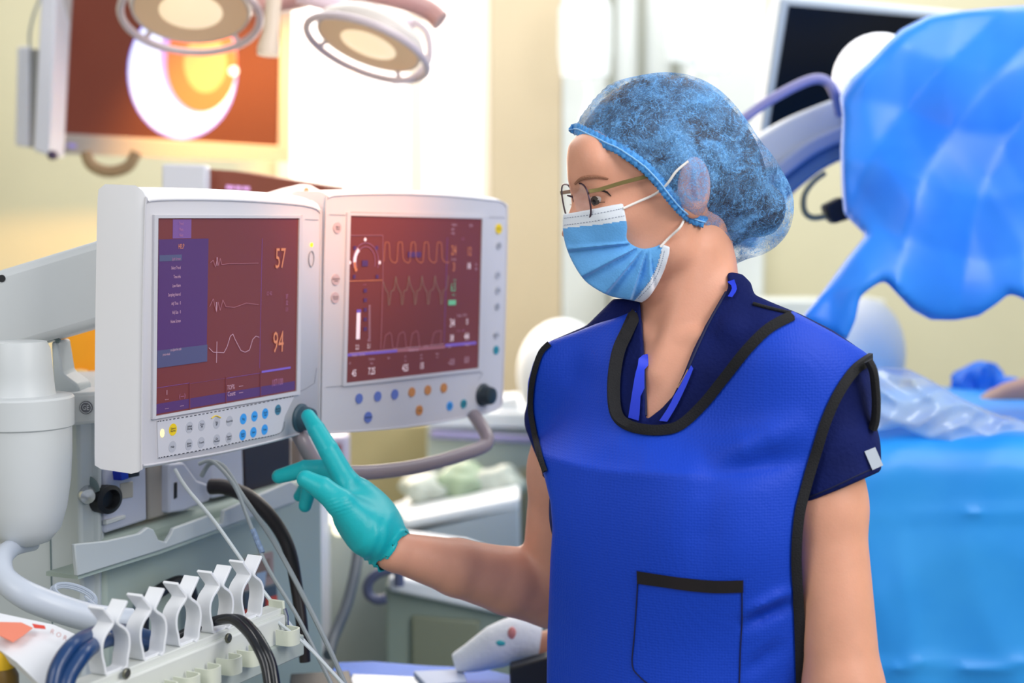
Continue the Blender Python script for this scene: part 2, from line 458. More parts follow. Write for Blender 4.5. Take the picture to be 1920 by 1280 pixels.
def f_headskin(p):
    d = smin(f_cran(p), f_face(p), .03)
    d = smin(d, s_cap(p, H(1082, 338, .022), H(1082, 338, -.022), .010, .010), .014)       # brow
    for e, s in zip(EYE, (1, -1)):
        d = smax(d, -s_ell(p, e + Hf * .016 + Hu * .000, np.array([.011, .018, .0115]), Hax), .012)
    d = smin(d, s_cap(p, H(1074, 368, 0), H(1062, 428, 0), .0065, .011), .012)              # nose
    for e in EYE:                                                                            # lids
        d = smin(d, s_ell(p, e + Hu * .0078, np.array([.0132, .0155, .0062]), Hax), .003)
        d = smin(d, s_ell(p, e - Hu * .0100, np.array([.0124, .0145, .0058]), Hax), .004)
    for s in (-1, 1): d = smin(d, s_ell(p, H(1104, 304, .020 * s), np.array([.024, .034, .030]), Hax), .02)
    # ear
    er = norm(Hu * .97 - Hf * .2); ef = norm(np.cross(er, Hl)); el = np.cross(er, ef)
    eax = np.stack([ef, norm(Hl * .9 - Hf * .25), er])
    ear = s_ell(p, EARC + Hl * .006, np.array([.0215, .0088, .0335]), eax)
    ear = smax(ear, -s_ell(p, EARC + Hl * .016 + er * .003, np.array([.0158, .0112, .0255]), eax), .003)
    ear = smin(ear, s_cap(p, EARC + Hl * .010 + er * .018 - ef * .001, EARC + Hl * .010 - er * .010 + ef * .002, .0024, .0028), .003)
    d = smin(d, ear, .005)
    d = smax(d, s_poly(p, HEADOUT), .004)
    return d
def f_arms(p):
    dr = s_chain(p, [SR, SR + (ER - SR) * .45, ER], [.044, .043, .040], .02)
    f1 = ER + (WR - ER) * .28
    dr = smin(dr, s_chain(p, [ER, f1, ER + (WR - ER) * .62, WR, WR - (ER - WR) * .03], [.044, .0415, .0345, .0232, .0225], .006), .012)
    dl = s_chain(p, [SL, SL + (EL - SL) * .4, EL], [.045, .0405, .0385], .02)
    dl = smin(dl, s_chain(p, [EL, EL + (WL - EL) * .3, WL], [.038, .036, .024], .02), .02)
    pm = WL + A(-.01, -.03, -.075)
    dl = smin(dl, s_chain(p, [WL, WL + (pm - WL) * .5, pm], [.023, .03, .028], .015), .012)
    for i, (dx, ln) in enumerate(((-.026, .062), (-.009, .072), (.008, .067), (.024, .052))):
        b = pm + Bf * dx * -1.0 + A(0, 0, .004); t1 = b + A(-.004, -.006, -ln * .5); t2 = t1 + A(-.010, .0, -ln * .5)
        dl = smin(dl, s_chain(p, [b, t1, t2], [.0092, .0085, .0072], .003), .004)
    th0 = WL + (pm - WL) * .35 + Bf * .02
    dl = smin(dl, s_chain(p, [th0, th0 + Bf * .022 + A(0, 0, -.03), th0 + Bf * .026 + A(0, 0, -.065)], [.014, .011, .0088], .004), .006)
    return smin(dr, dl, .01)
TOPLINE = [(-600, 560), (960, 712), (1006, 672), (1034, 654), (1120, 618), (1190, 594), (1200, 560), (1200, 300), (1366, 300), (1368, 520), (1424, 566), (1500, 600), (1600, 660), (1636, 690), (1646, 760), (1900, 800), (1900, 4000), (-600, 4000)]
def f_body(p):
    d = smin(f_torso(p), f_arms(p), .018)
    d = smax(d, s_poly(p, TOPLINE), .01)
    d = smin(d, f_neck(p), .022)
    hd = f_headskin(p)
    hn = smin(hd, f_neck(p), .012)
    d = smin(d, hn, .004)
    # collar bones
    for s in (-1, 1):
        d = smin(d, s_cap(p, Bp(.018 * s, .045, 1.392), Bp(.10 * s, .03, 1.402), .006, .007), .014)
    return d

skin = mat('skin', '#e4a58a', rough=.48, var=.07, vscale=30, bump=.06, bscale=400, sss=.12, spec=.35)
nurse = thing('person', (O0[0], O0[1], 0.0), 'person in royal blue lead apron, blue hair cap, mask and glasses, pressing a monitor knob', 'person')
bv, bq = surface(f_body, (-.22, 1.36, .66), (.50, 1.97, 1.72), .0022 if not globals().get('QUICK') else .0035)
body = mesh_obj('body', bv, bq, skin, nurse)
bodyT = bvh_of(bv, bq)

# ---- gloved hand
glove_m = mat('glove_nitrile', '#12b9c0', rough=.42, bump=.1, bscale=180, sss=.05, spec=.45)
G = {}
WRg = WR
KN = [P(650, 905, 1.772), P(655, 912, 1.792), P(660, 925, 1.812), P(668, 948, 1.828)]
IDX = [KN[0], P(616, 843, 1.776), P(593, 804, 1.785), P(578, 780, 1.795)]
MID = [KN[1], P(618, 880, 1.800), P(572, 879, 1.808), P(523, 893, 1.815)]
RNG = [KN[2], P(606, 896, 1.825), P(580, 915, 1.832), P(572, 948, 1.832)]
PNK = [KN[3], P(598, 912, 1.848), P(570, 918, 1.852), P(560, 930, 1.852)]
THM = [P(692, 1000, 1.745), P(640, 944, 1.732), P(604, 915, 1.730), P(573, 898, 1.732)]
def f_glove(p):
    x, y, d_ = ppix(p)
    d = s_chain(p, [WRg, P(700, 985, 1.775), P(668, 930, 1.782)], [.0255, .031, .021], .012)
    d = smin(d, s_ell(p, P(680, 965, 1.785), np.array([.034, .030, .040]), np.stack([norm(P(700, 950, 1.78) - P(640, 985, 1.78)), norm(P(680, 965, 1.83) - P(680, 965, 1.73)), norm(P(655, 905, 1.78) - P(715, 1030, 1.78))])), .015)
    for k in KN: d = smin(d, s_cap(p, P(700, 985, 1.79), k, .022, .0105), .014)
    d = smin(d, s_chain(p, IDX, [.0145, .0122, .0106, .0086], .0012), .008)
    d = smin(d, s_chain(p, [MID[0], MID[1]], [.0130, .0125], .001), .008)
    e = s_chain(p, MID[1:], [.0125, .0108, .0088], .0012)
    d = smin(d, e, .004)
    d = smin(d, s_chain(p, RNG, [.0120, .0104, .0098, .0080], .001), .004)
    d = smin(d, s_chain(p, PNK, [.0105, .0090, .0084, .0066], .001), .004)
    d = smin(d, s_cap(p, THM[0], THM[1], .026, .0165), .022)
    d = smin(d, s_chain(p, THM[1:], [.0160, .0138, .0105], .0015), .006)
    # wrinkles where the thumb meets the palm
    wd = np.exp(-(((x - 632) ** 2 + (y - 950) ** 2) / 24 ** 2))
    d = d + .0004 * wd * np.sin((y * .95 + x * .3) * .85)
    # rolled, puckered cuff
    ca, cb = P(702, 1008, 1.772), P(736, 1031, 1.765); ax = norm(cb - ca); q = p - ca; tt = q @ ax; L = np.linalg.norm(cb - ca)
    rad = np.linalg.norm(q - tt[:, None] * ax, axis=1)
    phi = np.arctan2(q @ A(0, 0, 1), q @ A(0, 1, 0))
    R = .0262 + .0030 * np.clip(tt / L, 0, 1) + .0010 * np.sin(phi * 9 + tt * 150) * np.clip(tt / L, 0, 1) + .0014 * np.sin(tt * 900 + phi * 2.3 + 1.2 * np.sin(phi * 3))
    cuff = np.maximum(np.maximum(rad - R, -tt - .004), tt - L - .0035 * np.sin(phi * 3))
    inner = np.maximum(rad - R + .0025, -(tt - L + .018))
    cuff = np.maximum(cuff, -inner) 
    d = smin(d, cuff, .004)
    ridge = np.clip((x - 640) / 60, 0, 1) * np.clip((y - 955) / 40, 0, 1)
    d = d + .0004 * ridge * np.sin((x * .8 + y * .35) * .35 + 1.5 * np.sin(y * .06))
    d = np.maximum(d, -np.maximum(rad - R + .0025, -(tt - L + .016)))
    return d
gv, gq = surface(f_glove, (-.32, 1.66, 1.10), (-.10, 1.90, 1.35), .00125, 1)
mesh_obj('glove', gv, gq, glove_m, nurse)

# ---- eyes, brows, lashes
for e in EYE:
    eyeo = MB()
    eyeo.mat(0).ell(e, (.0124, .0124, .0124), Hax, 24, 16)
    g = norm(Hf * .86 - Hu * .22 + Hl * .42)
    eyeo.mat(1).lathe(e, g, [(.0060, .0108), (.0056, .0118), (.0020, .0126)], 20)
    eyeo.mat(2).lathe(e, g, [(.0026, .0124), (.0024, .0128), (.0005, .0130)], 14)
    eyeo.build('eye', [mat('sclera', '#d9cdc8', rough=.2), mat('iris', '#4a4340', rough=.15), mat('pupil', '#0c0a0a', rough=.1)], nurse)
hairm = mat('hair_brown', '#3c2a26', rough=.5, var=.4, vscale=90, bump=.5, bscale=300)
lash = MB()
def head_path(pts, lat, off):
    return onto_path(bodyT, pts, off)
lash.tube(onto_path(bodyT, [(1104, 362), (1112, 356), (1124, 355), (1138, 360), (1146, 368)], .0006), [.0006, .0012, .0014, .0012, .0005], 6)
lash.tube(onto_path(bodyT, [(1108, 378), (1118, 381), (1134, 379)], .0003), [.0004, .0006, .0004], 6)
lash.build('eyelashes', mat('lash', '#2a1a18', rough=.7), nurse)
brow = MB()
br = onto_path(bodyT, [(1078, 345), (1088, 336), (1102, 332), (1120, 331), (1140, 335)], .0004)
brow.tube(smooth_path(br, 4), [.0010 + .0012 * math.sin(math.pi * i / 16) for i in range(17)], 6)
brow.build('eyebrow', mat('brow_hair', '#9a6a52', rough=.8, bump=.4, bscale=500), nurse)

# ---- hair under the cap
CAPOUT = spl([(1060, 238), (1074, 208), (1100, 180), (1140, 157), (1195, 142), (1250, 135), (1300, 143), (1340, 162), (1372, 190), (1400, 225), (1425, 262),
              (1448, 290), (1470, 325), (1486, 362), (1488, 400), (1478, 435), (1455, 462), (1430, 477), (1400, 486), (1375, 498), (1362, 512), (1360, 480), (1356, 450),
              (1345, 432), (1318, 424), (1292, 416), (1270, 398), (1248, 372), (1228, 346), (1200, 318), (1165, 292), (1130, 276), (1098, 262), (1080, 254), (1066, 262)], 3)
CAPLOW = [(1066, 262), (1080, 256), (1098, 264), (1130, 278), (1165, 294), (1200, 320), (1228, 348), (1248, 374), (1270, 400), (1292, 417), (1318, 425), (1345, 433), (1357, 450)]
BUN = H(1422, 392, .0)
def f_hair(p):
    d = f_cran(p, .0045)
    d = smin(d, s_ell(p, H(1350, 345, 0), np.array([.05, .062, .072]), Hax), .02)
    d = smin(d, s_ell(p, BUN, np.array([.030, .035, .032]), Hax), .012)
    d = smin(d, s_cap(p, P(1350, 432, 1.652), P(1363, 505, 1.668), .0125, .005), .01)
    x, y, dd = ppix(p)
    d = d + .0006 * np.sin(x * .45 + y * .2) 
    hl = [(1050, 100), (1058, 262), (1075, 262), (1100, 264), (1140, 283), (1175, 302), (1205, 326), (1232, 356), (1255, 384), (1276, 402), (1300, 420), (1330, 428), (1350, 470), (1366, 500), (1520, 520), (1520, 100)]
    return smax(d, s_poly(p, hl), .003)
hv, hq = surface(f_hair, (.03, 1.50, 1.40), (.35, 1.80, 1.72), .0028)
mesh_obj('hair', hv, hq, hairm, nurse)

# ---- bouffant cap
def nz(p, s, seed=0):
    r = np.random.RandomState(seed); out = 0
    for i in range(7):
        k = r.randn(3); k = k / np.linalg.norm(k) * s * (0.6 + 1.1 * r.rand()); out = out + np.sin(p @ k + r.rand() * 6.28)
    return out / 7
def f_cap(p):
    d = f_cran(p, .0125)
    d = smin(d, s_ell(p, H(1300, 290, 0), np.array([.088, .085, .088]), Hax), .02)
    d = smin(d, s_ell(p, H(1352, 345, 0), np.array([.058, .073, .082]), Hax), .02)
    d = smin(d, s_cap(p, EARC, EARC + Hu * .01, .030, .030), .02)
    d = smin(d, s_ell(p, BUN, np.array([.043, .050, .054]), Hax), .025)
    d = smin(d, s_ell(p, H(1385, 465, 0), np.array([.022, .04, .030]), Hax), .02)
    d = d + .0022 * nz(p, 95, 3) + .0011 * nz(p, 260, 4)
    # gathers fanning up from the elastic edge
    x, y, dd = ppix(p); e = poly2(x, y, CAPOUT)
    d = d + .0014 * np.sin(x * .30 - y * .34 + 2.0 * np.sin(y * .02)) * np.exp(-(e / 26) ** 2) * (x < 1330)
    return smax(d, e * dd / F, .002)
cv, cq = surface(f_cap, (.03, 1.46, 1.38), (.36, 1.85, 1.73), .0022, 2)
cc = cv[cq].mean(1); cx, cy, cdp = ppix(cc)
ed = poly2(cx, cy, CAPOUT)
lowd = np.full(len(cc), 1e9)
for i in range(len(CAPLOW) - 1):
    ax_, ay_ = CAPLOW[i]; bx_, by_ = CAPLOW[i + 1]; ex, ey = bx_ - ax_, by_ - ay_
    t = np.clip(((cx - ax_) * ex + (cy - ay_) * ey) / (ex * ex + ey * ey), 0, 1); lowd = np.minimum(lowd, np.hypot(cx - ax_ - ex * t, cy - ay_ - ey * t))
keep = ~(lowd < 3.0)
capm = bpy.data.materials.new('bouffant_fabric'); capm.use_nodes = True; nt = capm.node_tree; bs = nt.nodes['Principled BSDF']
bs.inputs['Roughness'].default_value = .7; bs.inputs['Specular IOR Level'].default_value = .25
tc = nt.nodes.new('ShaderNodeTexCoord'); L = nt.links
mp = nt.nodes.new('ShaderNodeMapping'); mp.inputs['Rotation'].default_value = (.3, .6, .2); mp.inputs['Scale'].default_value = (1, 1, 1)
L.new(tc.outputs['Object'], mp.inputs['Vector'])
n1 = nt.nodes.new('ShaderNodeTexNoise'); n1.inputs['Scale'].default_value = 26; n1.inputs['Detail'].default_value = 5; n1.inputs['Distortion'].default_value = 1.2
n2 = nt.nodes.new('ShaderNodeTexNoise'); n2.inputs['Scale'].default_value = 150; n2.inputs['Detail'].default_value = 6; n2.inputs['Distortion'].default_value = 3.5
def thread(scale, dist, width, amt, seed):
    n = nt.nodes.new('ShaderNodeTexNoise'); n.noise_dimensions = '4D'; n.inputs['W'].default_value = seed
    n.inputs['Scale'].default_value = scale; n.inputs['Detail'].default_value = 2.5; n.inputs['Distortion'].default_value = dist
    L.new(mp.outputs['Vector'], n.inputs['Vector'])
    a = nt.nodes.new('ShaderNodeMath'); a.operation = 'SUBTRACT'; a.inputs[1].default_value = .5; L.new(n.outputs['Fac'], a.inputs[0])
    b = nt.nodes.new('ShaderNodeMath'); b.operation = 'ABSOLUTE'; L.new(a.outputs[0], b.inputs[0])
    r = nt.nodes.new('ShaderNodeMapRange'); r.inputs['From Min'].default_value = 0; r.inputs['From Max'].default_value = width; r.inputs['To Min'].default_value = amt; r.inputs['To Max'].default_value = 0
    L.new(b.outputs[0], r.inputs['Value']); return r.outputs['Result']
L.new(mp.outputs['Vector'], n1.inputs['Vector']); L.new(mp.outputs['Vector'], n2.inputs['Vector'])
r1 = nt.nodes.new('ShaderNodeMapRange'); r1.inputs['From Min'].default_value = .38; r1.inputs['From Max'].default_value = .66; r1.inputs['To Min'].default_value = .06; r1.inputs['To Max'].default_value = .62
L.new(n1.outputs['Fac'], r1.inputs['Value'])
r2 = nt.nodes.new('ShaderNodeMapRange'); r2.inputs['From Min'].default_value = .45; r2.inputs['From Max'].default_value = .62; r2.inputs['To Min'].default_value = 0; r2.inputs['To Max'].default_value = .14
L.new(n2.outputs['Fac'], r2.inputs['Value'])
acc_ = r1.outputs['Result']
for o_ in [r2.outputs['Result'], thread(30, 2.5, .016, .45, 1.0), thread(48, 3.5, .016, .40, 5.0), thread(80, 3.0, .022, .35, 9.0)]:
    sn = nt.nodes.new('ShaderNodeMath'); sn.operation = 'ADD'; L.new(acc_, sn.inputs[0]); L.new(o_, sn.inputs[1]); acc_ = sn.outputs[0]
mnn = nt.nodes.new('ShaderNodeMath'); mnn.operation = 'MINIMUM'; mnn.inputs[1].default_value = .93; L.new(acc_, mnn.inputs[0])
L.new(mnn.outputs[0], bs.inputs['Alpha'])
cm = nt.nodes.new('ShaderNodeMix'); cm.data_type = 'RGBA'; cm.inputs['A'].default_value = (*srgb('#2f8fe8'), 1); cm.inputs['B'].default_value = (*srgb('#96ccf8'), 1)
L.new(n2.outputs['Fac'], cm.inputs['Factor']); L.new(cm.outputs['Result'], bs.inputs['Base Color'])
bp = nt.nodes.new('ShaderNodeBump'); bp.inputs['Strength'].default_value = .5; bp.inputs['Distance'].default_value = .003
L.new(n2.outputs['Fac'], bp.inputs['Height']); L.new(bp.outputs['Normal'], bs.inputs['Normal'])
mesh_obj('bouffant_cap', cv, cq[keep], capm, nurse)
capT = bvh_of(cv, cq)
band_m = mat('cap_elastic', '#4fa3ee', rough=.65, var=.25, vscale=120, bump=.5, bscale=260)
bandp = [tuple(q[:2]) for q in smooth_path([np.array([a, b, 0.]) for a, b in
        [(1066, 243), (1086, 243), (1104, 252), (1134, 266), (1170, 284), (1206, 310), (1236, 340), (1257, 366), (1278, 391), (1298, 407), (1322, 416)]], 14)]
base = onto_path(capT, bandp, .0008)
rf = MB(); nb_ = len(base); vs = []; fs = []
for i, q in enumerate(base):
    t = norm(base[min(i + 1, nb_ - 1)] - base[max(i - 1, 0)]); vw = norm(CAM - q); sd = norm(np.cross(t, vw))
    wz = .0064 * (1 + .18 * math.sin(i * 2.1)) * min(1, (i + 2) / 10); rip = .0016 * math.sin(i * 1.35 + .8 * math.sin(i * .31))
    vs += [q + sd * wz + vw * rip, q + vw * (.0018 + .4 * rip), q - sd * wz * .95 - vw * (.001 - rip)]
fs = [(i * 3 + k, i * 3 + k + 1, i * 3 + 4 + k, i * 3 + 3 + k) for i in range(nb_ - 1) for k in (0, 1)]
rf.add(vs, fs); bo = rf.build('cap_elastic_band', band_m, nurse, subsurf=1, angle=180)
sm = bo.modifiers.new('solid', 'SOLIDIFY'); sm.thickness = .0008
rf2 = MB(); rf2.tube([q + norm(CAM - q) * .0016 for q in base], .0009, 8); rf2.build('elastic_cord', mat('elastic_pale', '#8cc4f6', rough=.6), nurse)

# ---- face mask
MASK = spl([(1056, 401), (1072, 399), (1110, 392), (1150, 384), (1168, 381)], 4, False) + spl([(1172, 400), (1176, 425), (1175, 447), (1186, 459), (1205, 466), (1226, 463), (1240, 458), (1256, 463)], 3, False) + \
    spl([(1255, 475), (1246, 505), (1232, 535), (1216, 558), (1203, 567)], 3, False) + spl([(1180, 562), (1145, 555), (1112, 538), (1090, 518), (1068, 480), (1057, 445), (1055, 420)], 3, False)
def f_mask(p):
    d = f_face(p, .0055)
    d = smin(d, s_cap(p, H(1080, 410, 0), H(1105, 500, 0), .024, .030), .03)
    d = smin(d, s_cap(p, H(1160, 405, .030), H(1190, 520, .034), .030, .026), .02)
    d = smin(d, s_cap(p, H(1130, 470, .0), H(1200, 520, .0), .050, .045), .02)
    x, y, dd = ppix(p)
    ox, oy = 1218, 452
    ang = np.degrees(np.arctan2(y - oy, ox - x)); rr = np.hypot(x - ox, y - oy)
    fade = np.clip((rr - 12) / 45, 0, 1) * np.clip((ang - 2) / 6, 0, 1) * np.clip((100 - ang) / 10, 0, 1)
    ph = (ang - 8) / 22.0; saw = ph - np.floor(ph)
    prof = np.where(saw < .88, saw / .88, (1 - saw) / .12)
    d = d - .0100 * fade * (prof - .5)
    d = d + .0006 * nz(p, 220, 9)
    return smax(d, s_poly(p, MASK), .0015)
mv, mq = surface(f_mask, (.03, 1.52, 1.40), (.21, 1.80, 1.56), .0013, 1)
BANDP = [(1040, 380), (1168, 360), (1190, 380), (1178, 413), (1130, 420), (1054, 428), (1040, 428)]
EDGEP = [(1268, 455), (1262, 490), (1240, 545), (1205, 580), (1180, 575), (1196, 556), (1216, 530), (1232, 500), (1240, 470), (1243, 455)]
def mz(c):
    x, y, _ = ppix(c); return np.where(poly2(x, y, BANDP) < 0, 1, np.where(poly2(x, y, EDGEP) < 0, 1, 0))
mo = mesh_obj('face_mask', mv, mq, [mat('mask_blue', '#64b0f2', rough=.7, var=.12, vscale=40, bump=.15, bscale=500, sheen=.2), mat('mask_white', '#e6ecf6', rough=.75)], nurse, mz)
maskT = bvh_of(mv, mq)
st = MB()
def stitches(pts, n, r=.00035):
    q = onto_path(maskT, [tuple(k[:2]) for k in smooth_path([np.array([a, b, 0.]) for a, b in pts], n)], .0004)
    st = MB()
    for i in range(0, len(q) - 1, 2): st.tube([q[i], q[i + 1]], r, 5)
    o = st.build('stitch_row', mat('stitch_grey', '#8b93a6', rough=.8), mo); o['kind'] = 'stuff'
stitches([(1058, 409), (1110, 402), (1166, 391)], 22); stitches([(1058, 422), (1110, 415), (1172, 404)], 22)
stitches([(1246, 470), (1238, 500), (1222, 532), (1196, 560)], 16); stitches([(1241, 470), (1233, 498), (1217, 529), (1191, 557)], 16)
lp = MB()
lp.tube(smooth_path([onto(maskT, 1168, 391, .001)[0], onto(bodyT, 1196, 378, .003)[0], onto(bodyT, 1226, 364, .0045)[0], onto(capT, 1250, 346, .002)[0], onto(capT, 1268, 322, .0015)[0], onto(capT, 1290, 303, .001)[0]], 5), .0014, 8)
lp.tube(smooth_path([onto(maskT, 1238, 463, .001)[0], onto(bodyT, 1255, 446, .004)[0], onto(bodyT, 1272, 426, .009)[0], onto(capT, 1284, 408, .002)[0]], 5), .0014, 8)
lp.build('ear_loop', mat('loop_white', '#f6efe9', rough=.7), mo)

# ---- glasses
gl = bpy.data.objects.new('glasses', None); COL.objects.link(gl); gl.parent = nurse
rim = MB(); glm = []; tmp = MB(); pads = MB()
fr_m = mat('frame_purple', '#43303f', rough=.3, metal=.5); gold = mat('temple_olive', '#8d7d4e', rough=.3, metal=.6)
LC = H(1089, 379, .031); LC2 = LC - Hl * .060 - Hf * .006
gu = norm(Hu * .99 + Hf * .05)
gln = norm(Hf - Hl * 0.0)
def lens_loop(c, s, n=36):
    out = []
    for k in range(n):
        a = 2 * math.pi * k / n; ca, sa = math.cos(a), math.sin(a)
        rx, ry = .0225, .0205
        x = rx * np.sign(ca) * abs(ca) ** .75; y = ry * np.sign(sa) * abs(sa) ** .8
        wrap = -abs(x) * .10 if x * s > 0 else 0
        out.append(c + Hl * x + gu * y + Hf * wrap)
    return out
for c, s in ((LC, 1), (LC2, -1)):
    lp_ = lens_loop(c, s); rim.tube(lp_, .0010, 8, closed=True)
    ins = [c + (q - c) * .97 for q in lp_]; glm.append(MB().prism([q + Hf * .0006 for q in ins], -Hf * .0012))
rim.tube(smooth_path([LC - Hl * .0220 + gu * .006, LC - Hl * .0300 + gu * .0085 + Hf * .003, LC2 + Hl * .0220 + gu * .006], 5), .0010, 8)
rim.build('rims', fr_m, gl)
gm = bpy.data.materials.new('lens_glass'); gm.use_nodes = True; b_ = gm.node_tree.nodes['Principled BSDF']
b_.inputs['Base Color'].default_value = (1, 1, 1, 1); b_.inputs['Roughness'].default_value = 0; b_.inputs['Alpha'].default_value = .12; b_.inputs['Specular IOR Level'].default_value = .6
for g_ in glm: g_.build('lens', gm, gl)
for c, s in ((LC, 1), (LC2, -1)):
    hinge = c + Hl * .0255 * s + gu * .011 - Hf * .002
    if s > 0: end = onto(bodyT, 1222, 328, .006)[0]; mid = onto(bodyT, 1160, 341, .006)[0]
    else:
        end = hinge - Hf * .10 - Hl * .0; mid = (hinge + end) / 2
    path = [hinge, hinge - Hf * .010, hinge * .5 + end * .5, end] if s > 0 else [hinge, (hinge + end) / 2, end]
    tmp = MB(); tmp.ribbon(path, gu * .0042, .0014, None)
    tmp.build('temple', gold, gl, bevel=.0003)
for s in (-1, 1):
    pads = MB()
    cpad = LC - Hl * .030 + Hl * .0080 * s - Hf * .008 - gu * .004
    pads.ell(cpad, (.0022, .0016, .0048), Hax, 12, 8)
    pads.tube([cpad, cpad + Hf * .007 + Hl * .002 * s + gu * .002], .0005, 5)
    pads.build('nose_pad', mat('pad_clear', '#e3d3cc', rough=.2, alpha=.7), gl)

# ---- scrub top
navy = mat('scrub_navy', '#0a1a5c', rough=.8, var=.25, vscale=14, bump=.25, bscale=220, spec=.2)
HEM_L = P(1660, 905, 1.52)
SCRUB = [(1150, 560), (1190, 560), (1200, 563), (1202, 585), (1206, 640), (1209, 700), (1211, 788), (1240, 766), (1262, 742), (1282, 700), (1300, 655), (1322, 610), (1346, 570), (1366, 540), (1362, 512),
         (1372, 510), (1392, 514), (1408, 530), (1414, 552), (1450, 568), (1500, 588), (1560, 618), (1640, 672), (1655, 720), (1656, 790), (1662, 850), (1668, 872), (1650, 884), (1580, 915), (1508, 944), (1480, 1300), (1030, 1300),
         (1016, 880), (1000, 842), (984, 800), (982, 775), (990, 740), (1000, 680), (1030, 640), (1100, 610)]
def f_scrub(p):
    d = f_torso(p, .008)
    d = smin(d, s_cap(p, P(1290, 520, 1.67), P(1296, 640, 1.665), .052, .066), .02)
    # standing collar rolls
    d = smin(d, s_cap(p, Bp(.045, -.05, 1.440), Bp(.07, .03, 1.40), .018, .016), .015)
    d = smin(d, s_chain(p, [SL + Bl * .006, SL + (EL - SL) * .20 + Bl * .013, SL + (EL - SL) * .60 + Bl * .014], [.047, .0485, .050], .01), .03)
    d = smin(d, s_chain(p, [SR, SR + (ER - SR) * .30, SR + (ER - SR) * .33], [.054, .052, .049], .03), .03)
    d = d + .0016 * nz(p, 60, 21) + .0008 * nz(p, 140, 22)
    return smax(d, s_poly(p, SCRUB), .003)
sv, sq = surface(f_scrub, (-.0, 1.38, .95), (.48, 1.92, 1.50), .003, 2)
so = mesh_obj('scrub_top', sv, sq, navy, nurse); scT = bvh_of(sv, sq)
tg = MB(); td_ = (onto(scT, 1625, 856)[0] - CAM) @ CF - .003; tq = [P(*q, td_) for q in ((1621, 846), (1641, 838), (1656, 872), (1636, 881))]
tg.prism(tq, -norm(CAM - tq[0]) * .0015); tg.build('reflective_tag', mat('tag_silver', '#c3ccdb', rough=.5), so)
hm = MB(); hm.tube(onto_path(scT, spl([(1512, 934), (1560, 914), (1610, 890), (1644, 875)], 4, False), .0003), .0008, 6); hm.build('sleeve_hem', mat('hem_dark', '#06103a', rough=.8), so)
ln = MB()
royal = mat('lining_royal', '#1438d8', rough=.6)
def strip(mb, poly, bvh, off, th=.0015, fb=1.6):
    q = onto_path(bvh, poly, off); mb.prism(q, -norm(CAM - q[0]) * th)
cl = MB()
def flat_band(mb, L_, R_, bvh, off, th=.002):
    l = onto_path(bvh, L_, off); r = onto_path(bvh, R_, off); vs = []
    for a, b in zip(l, r):
        vw = norm(CAM - a); vs += [a, b, b - vw * th, a - vw * th]
    n = len(l); fs = [(i * 4 + k, i * 4 + (k + 1) % 4, i * 4 + 4 + (k + 1) % 4, i * 4 + 4 + k) for i in range(n - 1) for k in range(4)] + [(3, 2, 1, 0), tuple(4 * (n - 1) + k for k in range(4))]
    mb.add(vs, fs)
for a_, b_ in (([(1203, 668), (1197, 700), (1190, 740), (1183, 784)], [(1207, 664), (1206, 700), (1205, 745), (1202, 790)]), ([(1298, 688), (1280, 722), (1262, 756), (1240, 790)], [(1302, 694), (1288, 728), (1272, 762), (1254, 792)]), ([(1368, 532), (1373, 546), (1366, 560)], [(1376, 530), (1382, 547), (1374, 562)])):
    ln = MB(); flat_band(ln, spl(a_, 3, False), spl(b_, 3, False), scT, .0055); ln.build('neck_lining', royal, so)
ed_ = MB(); ed_.tube(onto_path(bodyT, spl([(1204, 600), (1208, 650), (1211, 700), (1213, 780)], 4, False), .003), .0018, 6)
ed_.build('neck_edge', mat('neck_edge_dark', '#0a1546', rough=.7), so); ed_ = MB(); ed_.tube(onto_path(scT, spl([(1362, 548), (1330, 604), (1306, 655), (1290, 692)], 5, False), .0005), .0016, 6)
ed_.build('neck_edge', mat('neck_edge_dark', '#0a1546', rough=.7), so)
ch = MB(); ch.tube(onto_path(bodyT, [(1296, 690), (1285, 712), (1274, 730)], .006), .0010, 6)
ch.build('necklace', mat('necklace_gold', '#d9b08a', rough=.3, metal=.6), nurse)

# ---- lead apron
APR_IN_N = spl([(1196, 560), (1193, 586), (1175, 625), (1161, 660), (1153, 710), (1154, 760), (1166, 786), (1196, 800), (1240, 804), (1276, 794), (1318, 755), (1356, 708), (1398, 655), (1440, 614), (1480, 590), (1478, 560)], 3, False) + [(1478, 450), (1196, 450)]
ARM_L = spl([(1640, 672), (1622, 682), (1600, 700), (1572, 742), (1550, 792), (1532, 850), (1512, 910), (1498, 970), (1494, 1050), (1500, 1150), (1503, 1250), (1505, 1400)], 3, False) + [(1900, 1400), (1900, 672), (1720, 640)]
APOUT = [(1193, 580)] + [(1160, 594), (1120, 606), (1080, 622), (1030, 640), (1012, 655), (1000, 680), (990, 715), (988, 760), (994, 800), (1005, 850), (1020, 890), (1032, 940), (1036, 990), (1032, 1050), (1029, 1130), (1026, 1200), (1025, 1300), (1010, 3200),
         (1620, 3200), (1600, 1300), (1660, 760), (1652, 700), (1640, 672), (1610, 652), (1560, 622), (1500, 590), (1482, 580), (1478, 570), (1300, 560)]
